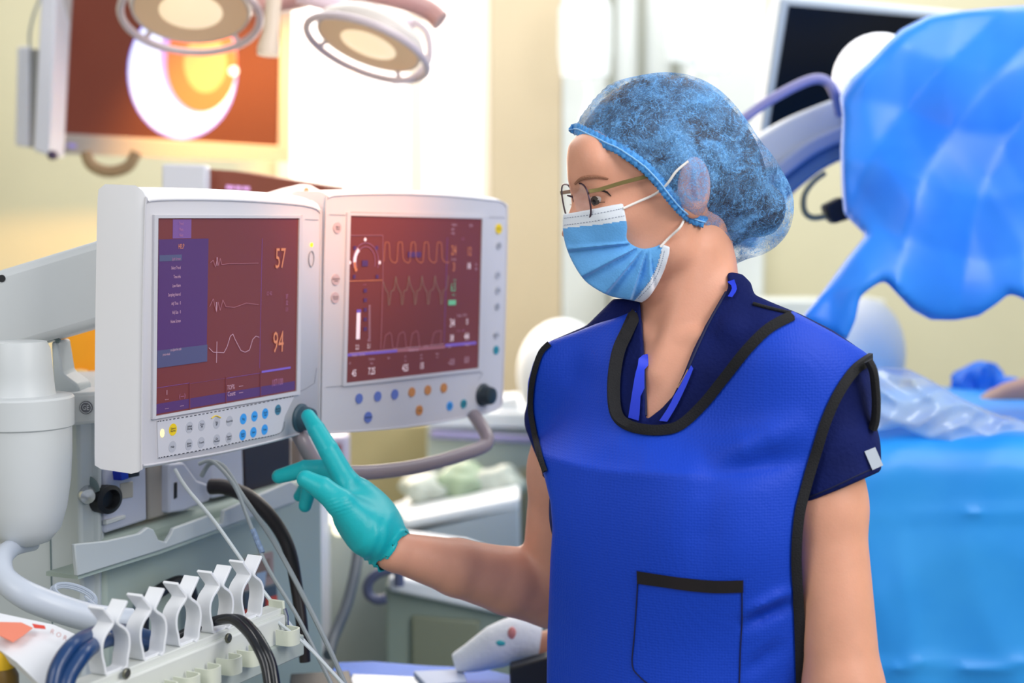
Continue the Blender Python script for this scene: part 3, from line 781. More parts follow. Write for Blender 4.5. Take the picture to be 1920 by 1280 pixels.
def f_apron(p):
    d = f_torso(p, .018)
    q = (p - O0) @ Bax.T
    col = np.maximum(np.hypot(q[:, 0] / .148, (q[:, 1] - .012) / .118) - 1, -9) * .118
    col = np.maximum(np.maximum(col, q[:, 2] - 1.24), .48 - q[:, 2])
    d = smin(d, col, .085)
    d = smin(d, s_cap(p, SL, SL + (EL - SL) * .12, .058, .058), .03)
    d = smin(d, s_cap(p, Bp(.115, .030, 1.37), Bp(.108, .022, 1.08), .062, .060), .04)
    d = smin(d, s_cap(p, SR, SR + (ER - SR) * .5, .058, .056), .03)
    x, y, dd = ppix(p)
    # soft folds: under the far bust, by the armhole, beside the pocket
    def fold(x0, y0, x1, y1, wd, amp):
        ex, ey = x1 - x0, y1 - y0; L2 = ex * ex + ey * ey; t = ((x - x0) * ex + (y - y0) * ey) / L2
        s = ((x - x0) * -ey + (y - y0) * ex) / math.sqrt(L2)
        return amp * np.exp(-(s / wd) ** 2) * np.clip(1.4 - np.abs(t - .5) * 2, 0, 1)
    d = d + fold(1500, 860, 1330, 900, 26, .006) - fold(1490, 800, 1350, 850, 30, .008) + fold(1480, 1130, 1400, 1170, 12, .007) - fold(1480, 1110, 1400, 1150, 12, .006)
    d = d + fold(1340, 870, 1310, 1060, 40, .006) + fold(1060, 690, 1130, 730, 30, .003) - fold(1120, 830, 1250, 850, 40, .004) + fold(1460, 1210, 1400, 1260, 14, .004)
    d = d + .0012 * nz(p, 38, 31) + .0006 * nz(p, 90, 32)
    d = smax(d, s_poly(p, APOUT), .006)
    cutn = poly2(x, y, APR_IN_N) * dd / F; cuta = poly2(x, y, ARM_L) * dd / F
    return smax(smax(d, -cutn, .002), -cuta, .002)
av, aq = surface(f_apron, (-.02, 1.38, .46), (.50, 1.92, 1.47), .0032, 2)
apm = bpy.data.materials.new('apron_blue'); apm.use_nodes = True; nt = apm.node_tree; bs = nt.nodes['Principled BSDF']
bs.inputs['Base Color'].default_value = (*srgb('#0b42c6'), 1); bs.inputs['Roughness'].default_value = .58; bs.inputs['Specular IOR Level'].default_value = .3
tc = nt.nodes.new('ShaderNodeTexCoord'); vo = nt.nodes.new('ShaderNodeTexVoronoi'); vo.inputs['Scale'].default_value = 330; vo.inputs['Randomness'].default_value = .35
nt.links.new(tc.outputs['Object'], vo.inputs['Vector'])
bp = nt.nodes.new('ShaderNodeBump'); bp.inputs['Strength'].default_value = .35; bp.inputs['Distance'].default_value = .0012
nt.links.new(vo.outputs['Distance'], bp.inputs['Height']); nt.links.new(bp.outputs['Normal'], bs.inputs['Normal'])
ap = mesh_obj('lead_apron', av, aq, apm, nurse); apT = bvh_of(av, aq)
pip = MB()
blackm = mat('binding_black', '#0b0b12', rough=.8, bump=.3, bscale=600)
def binding(pts, wpx, inward, bvh=apT):
    """flat folded tape: outer edge on the apron, inner edge over the opening"""
    c = [np.array([a, b]) for a, b in pts]; L_, R_ = [], []
    for i in range(len(c)):
        t = c[min(i + 1, len(c) - 1)] - c[max(i - 1, 0)]; t = t / np.linalg.norm(t); nrm = np.array([-t[1], t[0]]) * inward
        L_.append(c[i] - nrm * wpx * .62); R_.append(c[i] + nrm * wpx * .38)
    lq = onto_path(bvh, [tuple(q) for q in L_], .0022); vs = []
    mq_ = onto_path(bvh, [tuple(q * .8 + r * .2) for q, r in zip(L_, R_)], .0046)
    for a, m, r in zip(lq, mq_, R_):
        d = (m - CAM) @ CF; b = P(r[0], r[1], d + .001); vw = norm(CAM - a)
        vs += [a, m, b, b - vw * .007, a - vw * .005]
    n = len(lq); fs = [(i * 5 + k, i * 5 + (k + 1) % 5, i * 5 + 5 + (k + 1) % 5, i * 5 + 5 + k) for i in range(n - 1) for k in range(5)] + [(4, 3, 2, 1, 0), tuple(5 * (n - 1) + k for k in range(5))]
    pip.add(vs, fs)
nk = spl([(1194, 590), (1178, 625), (1163, 660), (1155, 710), (1156, 762), (1168, 788), (1198, 801), (1240, 804), (1276, 794), (1318, 755), (1356, 708), (1398, 655), (1440, 614), (1484, 590)], 5, False)
binding(nk, 22, -1)
al = spl([(1634, 676), (1618, 684), (1598, 702), (1572, 742), (1550, 792), (1532, 850), (1514, 910), (1500, 970), (1495, 1050), (1500, 1150), (1503, 1250), (1505, 1330)], 5, False)
binding(al, 22, -1)
pip.tube(onto_path(scT, spl([(1490, 590), (1440, 578), (1412, 570)], 4, False), .001), .002, 8)
# back part of the armhole showing behind the sleeve, and the far armhole edge
pip.tube(smooth_path([P(1628, 676, 1.520), P(1637, 694, 1.520), P(1641, 722, 1.524), P(1643, 756, 1.528), P(1641, 788, 1.532), P(1636, 804, 1.534)], 5), [.0085] * 26, 10, flat=.55)
farp = spl([(1030, 643), (1014, 660), (1003, 690), (996, 725), (994, 765), (1000, 805), (1010, 850), (1022, 885)], 4, False)
binding(farp, 13, 1)
pip.build('apron_binding', blackm, ap)
pk = MB()
def line(pts, r, off=.0008):
    pk = MB(); pk.tube(onto_path(apT, spl(pts, 4, False), off), r, 6); pk.build('pocket_seam', mat('seam_dark', '#05123f', rough=.8), ap)
line([(1196, 1094), (1194, 1130), (1190, 1190), (1186, 1246), (1200, 1268), (1216, 1282)], .0007)
line([(1391, 1108), (1391, 1160), (1388, 1220), (1386, 1282)], .0007)
pb = MB()
tl = spl([(1195, 1069), (1240, 1076), (1290, 1083), (1340, 1087), (1393, 1086)], 4, False); bl = spl([(1196, 1093), (1240, 1099), (1290, 1106), (1340, 1110), (1393, 1109)], 4, False)
flat_band(pb, tl, bl, apT, .002, .004)
pb.build('pocket_binding', mat('pocket_binding_black', '#150b12', rough=.75, var=.4, vscale=60), ap)

# ---- trousers and clogs (below the frame, so that the figure stands)
tr = MB()
for s in (-1, 1):
    prof = [(.100, .93), (.098, .80), (.085, .62), (.070, .45), (.062, .28), (.062, .10)]
    c = Bp(.078 * s, 0, 0)
    tr.lathe(c, A(0, 0, 1), prof, 24)
tr.build('trousers', navy, nurse)
for s in (-1, 1):
    shoe = MB(); c = Bp(.078 * s, .05, 0)
    rings = []
    for (f, hw, ht) in ((-.13, .020, .05), (-.11, .034, .085), (-.03, .040, .085), (.05, .046, .065), (.10, .044, .045), (.13, .020, .025)):
        rings.append([c + Bf * f + Bl * hw * math.cos(a) + A(0, 0, max(0, ht * .5 + ht * .5 * math.sin(a))) for a in np.linspace(0, 2 * math.pi, 16, endpoint=False)])
    vs = [q for r in rings for q in r]
    fs = [(i * 16 + k, i * 16 + (k + 1) % 16, i * 16 + 16 + (k + 1) % 16, i * 16 + 16 + k) for i in range(5) for k in range(16)] + [tuple(range(16))[::-1], tuple(80 + k for k in range(16))]
    shoe.add(vs, fs).build('clog', mat('clog_white', '#e8e8ea', rough=.5), nurse, subsurf=1, angle=180)
# ================================================================ patient monitors
white = mat('monitor_white', '#f0eff4', rough=.45, var=.03, vscale=5)
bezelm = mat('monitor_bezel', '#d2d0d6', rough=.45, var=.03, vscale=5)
whites = mat('monitor_panel', '#cfced6', rough=.5)
groove = mat('groove_grey', '#9a9aa2', rough=.6)
knobm = mat('knob_slate', '#35505f', rough=.45, bump=.15, bscale=200)
knobd = mat('knob_dark', '#1d2b33', rough=.45)
ink = mat('ink', '#2e3038', rough=.7)
def emat(name, col, e, rough=.35): return mat(name, col, rough=rough, emit=e, spec=.3)
scr_bg = emat('screen_maroon', '#642430', .24); scr_bg2 = emat('screen_maroon_dark', '#5c2230', .55)
scr_pur = emat('screen_purple', '#4c3260', .42); scr_vio = emat('screen_violet_bar', '#6a52a4', .6); scr_teal = emat('screen_teal', '#4a4a6a', .45)
scr_grn = emat('screen_greenish', '#474a66', .6)
t_or = emat('text_orange', '#b87252', .6); t_pale = emat('text_pale', '#b08c9c', .5); t_white = emat('text_white', '#e0ccd4', .6); t_dim = emat('text_dim', '#8a5a78', .75)
t_grn = emat('text_green', '#5c9a78', .7); w_or = emat('wave_orange', '#b06a4c', .7); w_grn = emat('wave_green', '#7c6a5c', .65); w_dim = emat('wave_dim', '#8c5a64', .65)
for m_ in (scr_bg, scr_bg2): rebase(m_, (.17, .045, .04))
SM = [scr_bg, scr_pur, scr_vio, scr_teal, scr_grn, t_or, t_pale, t_white, t_dim, t_grn, w_or, w_grn, w_dim, scr_bg2, emat('lilac_panel', '#6a4a80', .5)]
BG, PUR, VIO, TEAL, GRN, TOR, TPL, TWH, TDM, TGR, WOR, WGR, WDM, BG2, LIL = range(15)

def panel_prism(mb, pl, px, t, off=0.0, ts=1.0):
    q = [pl.hit(x, y, off) for x, y in px]; mb.prism(q, -pl.n * t, ts); return q
def rect_on(mb, pl, x0, y0, x1, y1, off, m, th=.0004):
    """a rectangle aligned with the panel through two opposite pixels"""
    a = pl.hit(x0, y0, off); b = pl.hit(x1, y1, off); d = b - a
    uu = pl.u * (d @ pl.u); vv = pl.v * (d @ pl.v)
    mb.mat(m).prism([a, a + uu, a + uu + vv, a + vv], -pl.n * th)
def text_on(mb, pl, txt, px, py, hpx, m, off, sx=1.0, align='CENTER'):
    c = pl.hit(px, py, off); d = (c - CAM) @ CF
    mb.mat(m).text(txt, c, pl.u, pl.v, hpx * d / F / .70, sx, 0, align)
def line_on(mb, pl, pts, r, m, off):
    q = [pl.hit(x, y, off) for x, y in pts]
    mb.mat(m)
    for a, b in zip(q[:-1], q[1:]):
        d = b - a; n_ = np.cross(norm(d), pl.n) * r if np.linalg.norm(d) > 1e-7 else pl.v * r
        mb.prism([a - n_, b - n_, b + n_, a + n_], -pl.n * .0003)
def button(pl, px, py, rpx, m, parent, txt='', tsize=4.0, ring=None, oval=1.0, name='button'):
    mb = MB(); c = pl.hit(px, py, .0004); d = (c - CAM) @ CF; r = rpx * d / F
    mb.mat(0).disc(c + pl.n * .0010, pl.u, pl.v, r, None, 26, -pl.n * .0022)
    if txt:
        ls = txt.split('/')
        for i, l in enumerate(ls):
            mb.mat(1).text(l, c + pl.n * .0013 - pl.v * ((i - (len(ls) - 1) / 2) * tsize * 1.25 * d / F), pl.u, pl.v, tsize * 1.2 * d / F / .7, .85)
    return mb.build(name, [m, ink], parent, smooth=False)

LP = Plane(P(298, 409, 1.58), P(562, 409, 1.81), P(293, 780, 1.58))
RP = Plane(P(658, 404, 1.90), P(905, 410, 2.12), P(650, 718, 1.90))
def sm_face(pts, n=3): return spl(pts, n)
# ---- left monitor
ML = thing('patient_monitor', LP.at(.13, .28, -.03), 'white patient monitor with purple menu reading 57 and 94, knob under the gloved finger', 'monitor')
lface = [(272, 388), (276, 380), (284, 376), (330, 374), (430, 375), (520, 380), (570, 385), (592, 391), (599, 398), (601, 410), (600, 600), (598, 795), (594, 803), (560, 813), (500, 829), (420, 847), (340, 861), (275, 872), (267, 870), (265, 860), (267, 620)]
def shell(pl, face, t, dv0, dv1, du0=0.0):
    q = [pl.hit(x, y) for x, y in spl(face, 2)]; c = sum(q) / len(q); hv = max(abs((k - c) @ pl.v) for k in q); hu = max(abs((k - c) @ pl.u) for k in q)
    rows = []
    for f, g in ((0, 0), (.06, .55), (.2, 1), (.85, 1), (1, .5)):
        rows.append([k - pl.n * t * f + pl.v * g * ((dv1 if (k - c) @ pl.v > 0 else dv0) * ((k - c) @ pl.v) / hv) + pl.u * g * du0 * ((k - c) @ pl.u) / hu for k in q])
    m = MB(); n = len(q); m.mat(1).add(q, [tuple(range(n))]); m.mat(0).add([k for r in rows for k in r], [tuple(4 * n + k for k in range(n))] + [(i * n + k, i * n + (k + 1) % n, i * n + n + (k + 1) % n, i * n + n + k) for i in range(4) for k in range(n)])
    return m
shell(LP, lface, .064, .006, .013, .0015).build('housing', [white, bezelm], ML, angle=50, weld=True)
# recessed screen surround: four bezel strips standing proud of the screen, and the raised edge lip
bz = MB()
q = [LP.hit(x, y, .0) for x, y in lface]
lip = smooth_path([LP.hit(x, y, .0005) for x, y in lface], 2, True); bz.tube(lip, .0013, 8, closed=True)
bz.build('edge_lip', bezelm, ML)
sl = MB(); 
rect_on(sl, LP, 293, 779, 562, 406, .0012, BG)
rect_on(sl, LP, 324, 447, 359, 411, .0016, LIL); rect_on(sl, LP, 295, 678, 391, 447, .0018, PUR)
rect_on(sl, LP, 295, 690, 389, 646, .0022, TEAL); rect_on(sl, LP, 299, 490, 341, 477, .0022, GRN)
rect_on(sl, LP, 487, 690, 492, 447, .0016, VIO)
rect_on(sl, LP, 293, 776, 553, 714, .0016, PUR)
for (x0, y0, x1, y1) in ((294, 727, 355, 718), (357, 719, 422, 709), (425, 709, 488, 699), (491, 699, 545, 687)): rect_on(sl, LP, x0, y0, x1, y1, .0020, VIO)
for x, y0, y1 in ((356, 716, 768), (424, 706, 757), (489, 696, 744)): line_on(sl, LP, [(x, y0), (x, y1)], .0005, BG2, .0024)
o_ = .0026
text_on(sl, LP, '57', 526, 486, 38, TOR, o_, .62); text_on(sl, LP, '94', 522, 643, 40, TOR, o_, .62)
text_on(sl, LP, 'TOF%', 433, 726, 9, TPL, o_, .7); text_on(sl, LP, 'Count', 434, 738, 9, TPL, o_, .7)
text_on(sl, LP, '—', 452, 723, 9, TPL, o_); text_on(sl, LP, '----', 452, 735, 7, TPL, o_)
text_on(sl, LP, '107/100', 520, 717, 13, TDM, o_, .6)
text_on(sl, LP, '1', 313, 736, 9, TPL, o_); text_on(sl, LP, '----', 313, 748, 6, TPL, o_); text_on(sl, LP, '(---)', 342, 742, 8, TDM, o_); text_on(sl, LP, '----', 313, 765, 6, TPL, o_); text_on(sl, LP, '----', 341, 760, 6, TPL, o_)
text_on(sl, LP, 'HELP', 340, 462, 9, TOR, o_, .6)
for i, t in enumerate(('Split Screen', 'Select Trend', 'Time Info', 'Low Alarm', 'Sampling Interval', 'Adj Time   0', 'Adj Size   0', 'Home Screen')):
    text_on(sl, LP, t, 339, 485 + i * 16.6, 6, TPL if i else TDM, o_, .62, 'RIGHT')
text_on(sl, LP, 'to adjust the scale', 330, 655, 5, TPL, o_, .6); text_on(sl, LP, 'press wheel', 312, 664, 5, TPL, o_, .6)
for i, t in enumerate(('Trend', 'Menu', 'Next')): text_on(sl, LP, t, 340, 419 + i * 11, 6, TDM, o_, .6)
line_on(sl, LP, [(395, 492), (400, 488), (404, 500), (408, 482), (410, 498), (413, 484), (416, 496), (430, 494), (455, 494), (485, 493)], .00028, WDM, o_)
line_on(sl, LP, [(393, 575), (400, 560), (406, 585), (409, 566), (413, 582), (418, 562), (424, 575), (440, 576), (462, 568), (485, 571)], .00028, WDM, o_)
line_on(sl, LP, [(392, 652), (400, 660), (420, 661), (426, 650), (432, 630), (437, 626), (441, 636), (452, 657), (460, 660), (468, 656), (474, 636), (480, 630), (486, 632)], .0003, TPL, o_)
line_on(sl, LP, [(407, 482), (407, 498)], .0004, TPL, o_); line_on(sl, LP, [(406, 566), (406, 583)], .0004, TPL, o_); line_on(sl, LP, [(407, 640), (406, 680)], .0003, TPL, o_)
for i, t in enumerate(('37', '32', '1.1')): text_on(sl, LP, t, 538, 556 + i * 12, 8, TDM, o_, .6)
text_on(sl, LP, '12  4.2', 505, 550, 7, TDM, o_, .6)
sl.build('screen', SM, ML, smooth=False)
# bezel frame standing proud
fr = MB()
for (x0, y0, x1, y1, x2, y2, x3, y3) in ((290, 403, 568, 404, 563, 409, 297, 409), (562, 409, 568, 403, 563, 738, 557, 733), (288, 786, 564, 739, 557, 733, 293, 780), (290, 403, 297, 409, 293, 780, 287, 786)):
    q = [LP.hit(*k, .0032) for k in ((x0, y0), (x1, y1), (x2, y2), (x3, y3))]; fr.prism(q, -LP.n * .004)
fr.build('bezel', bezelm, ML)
kp = MB(); q = [LP.hit(*k, .0012) for k in ((295, 789), (552, 743), (534, 780), (530, 800), (526, 812), (480, 822), (400, 840), (297, 859))]; kp.prism(q, -LP.n * .002)
kp.build('keypad', whites, ML)
gv_ = MB()
def dashes(mb, pl, pts, n, r, off):
    L_ = smooth_path([pl.hit(x, y, off) for x, y in pts], n)
    for i in range(0, len(L_) - 1, 2): 
        a, b = L_[i], L_[i + 1]; n_ = np.cross(norm(b - a), pl.n) * r; mb.prism([a - n_, b - n_, b + n_, a + n_], -pl.n * .0003)
dashes(gv_, LP, [(296, 790), (380, 776), (470, 759), (552, 742)], 24, .0004, .0016)
dashes(gv_, LP, [(298, 858), (380, 843), (460, 826), (524, 812), (534, 790)], 24, .0004, .0016)
kd = gv_.build('keypad_perforation', ink, ML, smooth=False); kd['kind'] = 'stuff'
gg = MB(); line_on(gg, LP, [(573, 411), (597, 412)], .0003, 0, .001); line_on(gg, LP, [(560, 735), (575, 728), (590, 718), (594, 690)], .0003, 0, .001)
for s_ in (gg,): s_.build('seam', groove, ML, smooth=False)['kind'] = 'stuff'
pw = MB(); pw.tube([LP.hit(584, 485, .001) + LP.u * .0055 * math.cos(a) + LP.v * .0095 * math.sin(a) for a in np.linspace(0, 2 * math.pi, 24, endpoint=False)], .0006, 6, closed=True); pw.build('power_button', groove, ML)
ld = MB(); c = LP.hit(585, 459, .001); ld.disc(c, LP.u, LP.v, .0026, .0026, 14, -LP.n * .001); ld.build('power_light', emat('led_yellow', '#f4ee20', 1.2), ML)
ld = MB(); c = LP.hit(305, 812, .002); ld.disc(c, LP.u, LP.v, .0028, .0045, 14, -LP.n * .001); ld.build('alarm_light', emat('led_warm', '#ffe28a', 1.6), ML)
byel = mat('button_yellow', '#f2cf1c', rough=.5); bgry = mat('button_grey', '#b9bac4', rough=.5); bblu = mat('button_blue', '#3fa0ee', rough=.5); bteal = mat('button_steel', '#45809c', rough=.5)
for x, y, m, t, r in ((323, 805, byel, 'Silence/Alarms', 11.5), (322, 837, bgry, 'Help', 11), (354, 801, bgry, 'Admit/Dischg', 11), (353, 833, bgry, 'Alarm/Setup', 11), (377, 797, bgry, 'Zero/All', 10.5), (376, 829, bgry, 'Trends', 10.5),
                     (405, 793, bgry, 'Inv./BP', 10.5), (405, 824, bgry, 'Gas/Monitor', 10.5), (429, 789, bgry, 'Recorder', 10), (428, 820, bgry, 'Patient/Data', 10), (455, 785, bblu, 'Ecg', 10.3), (454, 815, bblu, 'Auto/Start', 10.3),
                     (476, 780, bblu, 'Airw', 10), (474, 810, bblu, 'Start', 10), (496, 775, bblu, 'Fresh/Gas', 10), (495, 805, bblu, 'Print', 10), (520, 768, bteal, 'Normal/Screen', 10)):
    button(LP, x, y, r, m, ML, t, 3.6)
ar = MB(); ar.tube(smooth_path([LP.hit(397, 784, .002), LP.hit(405, 779, .002), LP.hit(414, 783, .002)], 4), .0006, 6); ar.build('button_mark', byel, ML)
def knob(pl, px, py, r, h, m, parent):
    c = pl.hit(px, py, 0); k = MB()
    prof = [(r * 1.18, -.001), (r * 1.18, .002), (r * 1.0, .004), (r * .93, h * .75), (r * .86, h * .95), (r * .7, h), (r * .1, h)]
    return k.lathe(c, pl.n, prof, 40).build('knob', m, parent)
knob(LP, 563, 783, .0150, .018, knobm, ML)
# mounting lug with a hole on top
lug = MB(); lugp = Plane(P(480, 372, 1.86), P(620, 376, 1.95), P(480, 400, 1.86))
out = [(470, 380), (500, 364), (540, 352), (572, 345), (584, 347), (604, 358), (640, 384)]
lug.prism([lugp.hit(x, y) for x, y in out], -lugp.n * .012)
lug.build('mounting_lug', white, ML, bevel=.001)
lh = MB(); lh.disc(lugp.hit(575, 357, .0008), lugp.u, lugp.v, .0034, .0034, 18, -lugp.n * .002); lh.build('lug_hole', mat('hole_brown', '#c98a66', rough=.8), ML)

# ---- right monitor
MR = thing('patient_monitor', RP.at(.13, .27, -.03), 'white patient monitor with green and orange waves, dark knob and round blue and orange keys', 'monitor')
rface = [(611, 385), (614, 374), (625, 367), (690, 364), (770, 364), (850, 368), (920, 375), (940, 378), (949, 386), (951, 400), (948, 560), (942, 740), (940, 757), (930, 768), (880, 780), (800, 795), (720, 804), (650, 809), (608, 810), (603, 803), (603, 790), (606, 600)]
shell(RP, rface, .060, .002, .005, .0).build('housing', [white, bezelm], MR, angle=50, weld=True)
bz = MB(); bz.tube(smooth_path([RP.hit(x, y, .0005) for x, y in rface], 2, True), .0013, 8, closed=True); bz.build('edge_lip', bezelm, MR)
sr = MB()
rect_on(sr, RP, 650, 717, 905, 404, .0012, BG)
rect_on(sr, RP, 652, 668, 745, 655, .0020, VIO); rect_on(sr, RP, 745, 660, 835, 648, .0019, WDM); rect_on(sr, RP, 835, 650, 893, 640, .0020, VIO)
rect_on(sr, RP, 833, 642, 839, 446, .0018, VIO)
rect_on(sr, RP, 842, 570, 897, 500, .0015, WGR) if False else None
line_on(sr, RP, [(657, 441), (718, 441), (718, 525), (714, 654)], .0004, WDM, .0022); line_on(sr, RP, [(655, 527), (717, 525)], .0004, TOR, .0022)
o_ = .0026
# gauge: arc, bright sector, dots
arc = [(661 + 0, 0)]
def arcpts(cx, cy, rx, ry, a0, a1, n=14): return [(cx + rx * math.cos(math.radians(a0 + (a1 - a0) * i / n)), cy - ry * math.sin(math.radians(a0 + (a1 - a0) * i / n))) for i in range(n + 1)]
line_on(sr, RP, arcpts(686, 490, 18, 28, 200, -20), .0003, TDM, o_); line_on(sr, RP, arcpts(686, 490, 24, 35, 200, -20), .0003, TDM, o_)
line_on(sr, RP, arcpts(686, 493, 21, 32, 178, 128, 6), .0026, TPL if False else TWH, o_); line_on(sr, RP, arcpts(686, 490, 21, 32, 215, 182, 5), .0022, WOR, o_)
for x, y in ((685, 449), (712, 492), (656, 492)):
    c = RP.hit(x, y, o_); sr.mat(TWH).disc(c, RP.u, RP.v, .0024, .0024, 12, -RP.n * .0003)
rect_on(sr, RP, 679, 499, 690, 488, .0024, PUR)
for x, y in ((663, 464), (704, 464), (662, 518), (705, 518)): rect_on(sr, RP, x, y + 4, x + 5, y - 3, .0024, PUR)
text_on(sr, RP, '—', 684, 533, 6, TDM, o_)
for i in range(5): rect_on(sr, RP, 682, 548 + i * 18, 688, 541 + i * 18, .0024, PUR)
rect_on(sr, RP, 668, 636, 676, 586, .0024, TWH); rect_on(sr, RP, 669, 586, 677, 580, .0024, VIO)
for i in range(13): text_on(sr, RP, '88', 693, 574 + i * 5.0, 4, TPL, o_, .9)
text_on(sr, RP, '2.2', 670, 651, 9, TWH, o_, .6); text_on(sr, RP, '5.1', 692, 649, 9, TWH, o_, .6); text_on(sr, RP, 'Mean', 692, 638, 4, TPL, o_, .7)
def wave(x0, n, dx, shape, y, m, slope=0.0):
    pts = []
    for i in range(n):
        for (fx, fy) in shape: pts.append((x0 + (i + fx) * dx, y + fy + slope * (i + fx)))
    line_on(sr, RP, pts, .00032, m, o_)
wave(720, 5, 24.5, [(0, 0), (.08, -32), (.14, -36), (.36, -36), (.42, -30), (.46, -6), (.6, 0), (.85, 3), (.97, 0)], 490, WOR)
wave(719, 5, 24.5, [(0, 0), (.1, 10), (.25, 18), (.34, 20), (.40, 44), (.48, 42), (.58, 18), (.8, 16), (.88, 8), (.96, -10)], 528, WGR, -.4)
wave(719, 3, 25.0, [(0, 0), (.14, -22), (.2, -26), (.5, -30), (.6, -26), (.7, -2), (.8, 0), (.98, 0)], 654, WDM, -1.6)
line_on(sr, RP, [(794, 650), (803, 649), (809, 646), (813, 626), (818, 621), (828, 620), (826, 644), (832, 645)], .00032, WDM, o_)
rect_on(sr, RP, 765, 482, 790, 472, .0024, PUR)
text_on(sr, RP, 'Sevoflurane', 852, 421, 4.5, TPL, o_, .5, 'CENTER'); text_on(sr, RP, 'apo2', 849, 429, 4.5, TPL, o_, .7); text_on(sr, RP, 'mmHg', 849, 437, 4.5, TPL, o_, .6); text_on(sr, RP, '00:04', 883, 423, 5, TPL, o_, .6)
text_on(sr, RP, 'CO2', 868, 448, 4, TDM, o_, .7)
text_on(sr, RP, '24', 851, 470, 18, TOR, o_, .6); text_on(sr, RP, '12', 880, 472, 16, TOR, o_, .6); text_on(sr, RP, '3', 851, 501, 16, TOR, o_, .7); text_on(sr, RP, '18', 879, 499, 12, TWH, o_, .7)
text_on(sr, RP, 'Paw mmHg', 851, 486, 4, TPL, o_, .5); text_on(sr, RP, 'Fi', 893, 496, 5, TPL, o_); text_on(sr, RP, 'Et', 893, 504, 5, TPL, o_)
text_on(sr, RP, 'Et Sev', 853, 525, 4, TGR, o_, .6); text_on(sr, RP, '6.5', 850, 539, 16, TGR, o_, .55); rect_on(sr, RP, 841, 572, 855, 562, .0024, TGR); text_on(sr, RP, 'MAC 0', 851, 553, 4, TGR, o_, .6)
text_on(sr, RP, 'Et Agent   Et CO2', 866, 591, 4.5, TPL, o_, .6)
text_on(sr, RP, '34', 848, 606, 15, TWH, o_, .7); text_on(sr, RP, '0', 876, 603, 11, TWH, o_, .7); text_on(sr, RP, '38', 847, 634, 12, TWH, o_, .7); text_on(sr, RP, '44', 875, 631, 14, TWH, o_, .75)
text_on(sr, RP, 'Fi O2     N2O', 864, 620, 4, TDM, o_, .7)
text_on(sr, RP, 'Ventilator  CO2 Rate', 672, 665, 5, TPL, o_, .6); text_on(sr, RP, 'Mechanical Vent', 775, 656, 5, TPL, o_, .6); text_on(sr, RP, 'Flow', 843, 650, 5, TPL, o_, .6); text_on(sr, RP, 'Pressure', 876, 646, 5, TPL, o_, .6)
text_on(sr, RP, '45', 664, 700, 13, TWH, o_, .7); text_on(sr, RP, '7.25', 697, 696, 13, TWH, o_, .62); text_on(sr, RP, '425', 760, 690, 13, TWH, o_, .65); text_on(sr, RP, '15', 791, 686, 12, TWH, o_, .7)
text_on(sr, RP, '–0.0', 846, 679, 12, TPL, o_, .65); text_on(sr, RP, '0.0', 875, 675, 12, TPL, o_, .65)
for x, y, t in ((656, 681, 'O2'), (697, 673, 'Total Flow'), (697, 681, 'l/min'), (729, 671, 'Nitr'), (760, 669, 'TV'), (760, 676, 'ml'), (790, 666, 'RR'), (790, 672, '/min'), (820, 663, 'Pmax'), (820, 669, 'cm')): text_on(sr, RP, t, x, y, 4, TPL, o_, .7)
line_on(sr, RP, [(655, 662), (745, 654), (833, 645)], .0003, TPL, .0024)
sr.build('screen', SM, MR, smooth=False)
fr = MB()
for k4 in (((652, 398), (911, 404), (905, 410), (658, 404)), ((905, 410), (911, 404), (903, 695), (898, 690)), ((645, 724), (903, 695), (898, 690), (650, 718)), ((652, 398), (658, 404), (650, 718), (644, 724))):
    fr.prism([RP.hit(*k, .0032) for k in k4], -RP.n * .004)
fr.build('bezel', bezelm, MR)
gg = MB(); line_on(gg, RP, [(612, 726), (720, 715), (820, 704), (897, 694), (905, 700), (897, 712)], .0003, 0, .001)
line_on(gg, RP, [(618, 402), (648, 403)], .0003, 0, .001); line_on(gg, RP, [(918, 407), (946, 408)], .0003, 0, .001); gg.build('seam', groove, MR, smooth=False)['kind'] = 'stuff'
kb = mat('key_slate_blue', '#6478c4', rough=.5); ko = mat('key_ochre', '#d08a4a', rough=.5); kt = mat('key_teal', '#2c93a6', rough=.5)
bpk = mat('button_pinkgrey', '#c9b4b8', rough=.5)
for x, y, r, m, t in ((673, 747, 9.5, kb, ''), (708, 743, 9.5, kb, ''), (740, 739, 9.5, kb, ''), (772, 735, 9, ko, ''), (802, 731, 9, ko, ''), (832, 727, 9, ko, ''), (690, 782, 10.5, kb, 'Ventilation'), (786, 769, 9.5, ko, 'Mixer'),
                     (843, 761, 8.5, bblu, 'Start/Case'), (869, 757, 8.5, kt, 'Normal/Screen'), (632, 427, 10.5, bpk, 'Alarm/Setup'), (629, 524, 10.5, bpk, 'Spirometry/Setup'), (628, 558, 10.5, bpk, 'Normal/Screen'),
                     (935, 429, 9.5, byel, 'Silence'), (935, 460, 7.5, bgry, 'Test/Menu'), (933, 515, 7.5, bgry, 'Airw'), (933, 544, 7.5, bgry, 'Trend'), (932, 574, 7.5, bgry, 'Gas/Data'), (930, 628, 7, bgry, 'Recorder'), (930, 656, 8, kt, 'Start')):
    button(RP, x, y, r, m, MR, t, 3.2)
knob(RP, 905, 740, .0140, .018, knobd, MR)
hd = MB(); tubeM = mat('tube_taupe', '#8e8288', rough=.35, spec=.5)
hd.tube(smooth_path([P(556, 806, 1.86), P(566, 826, 1.85), P(592, 868, 1.86), P(625, 884, 1.87), P(700, 885, 1.92), P(790, 873, 1.98), P(870, 851, 2.04), P(908, 836, 2.07), P(914, 822, 2.08), P(905, 802, 2.10), P(889, 778, 2.13)], 7), .0095, 14)
hd.build('carrying_handle', tubeM, MR)
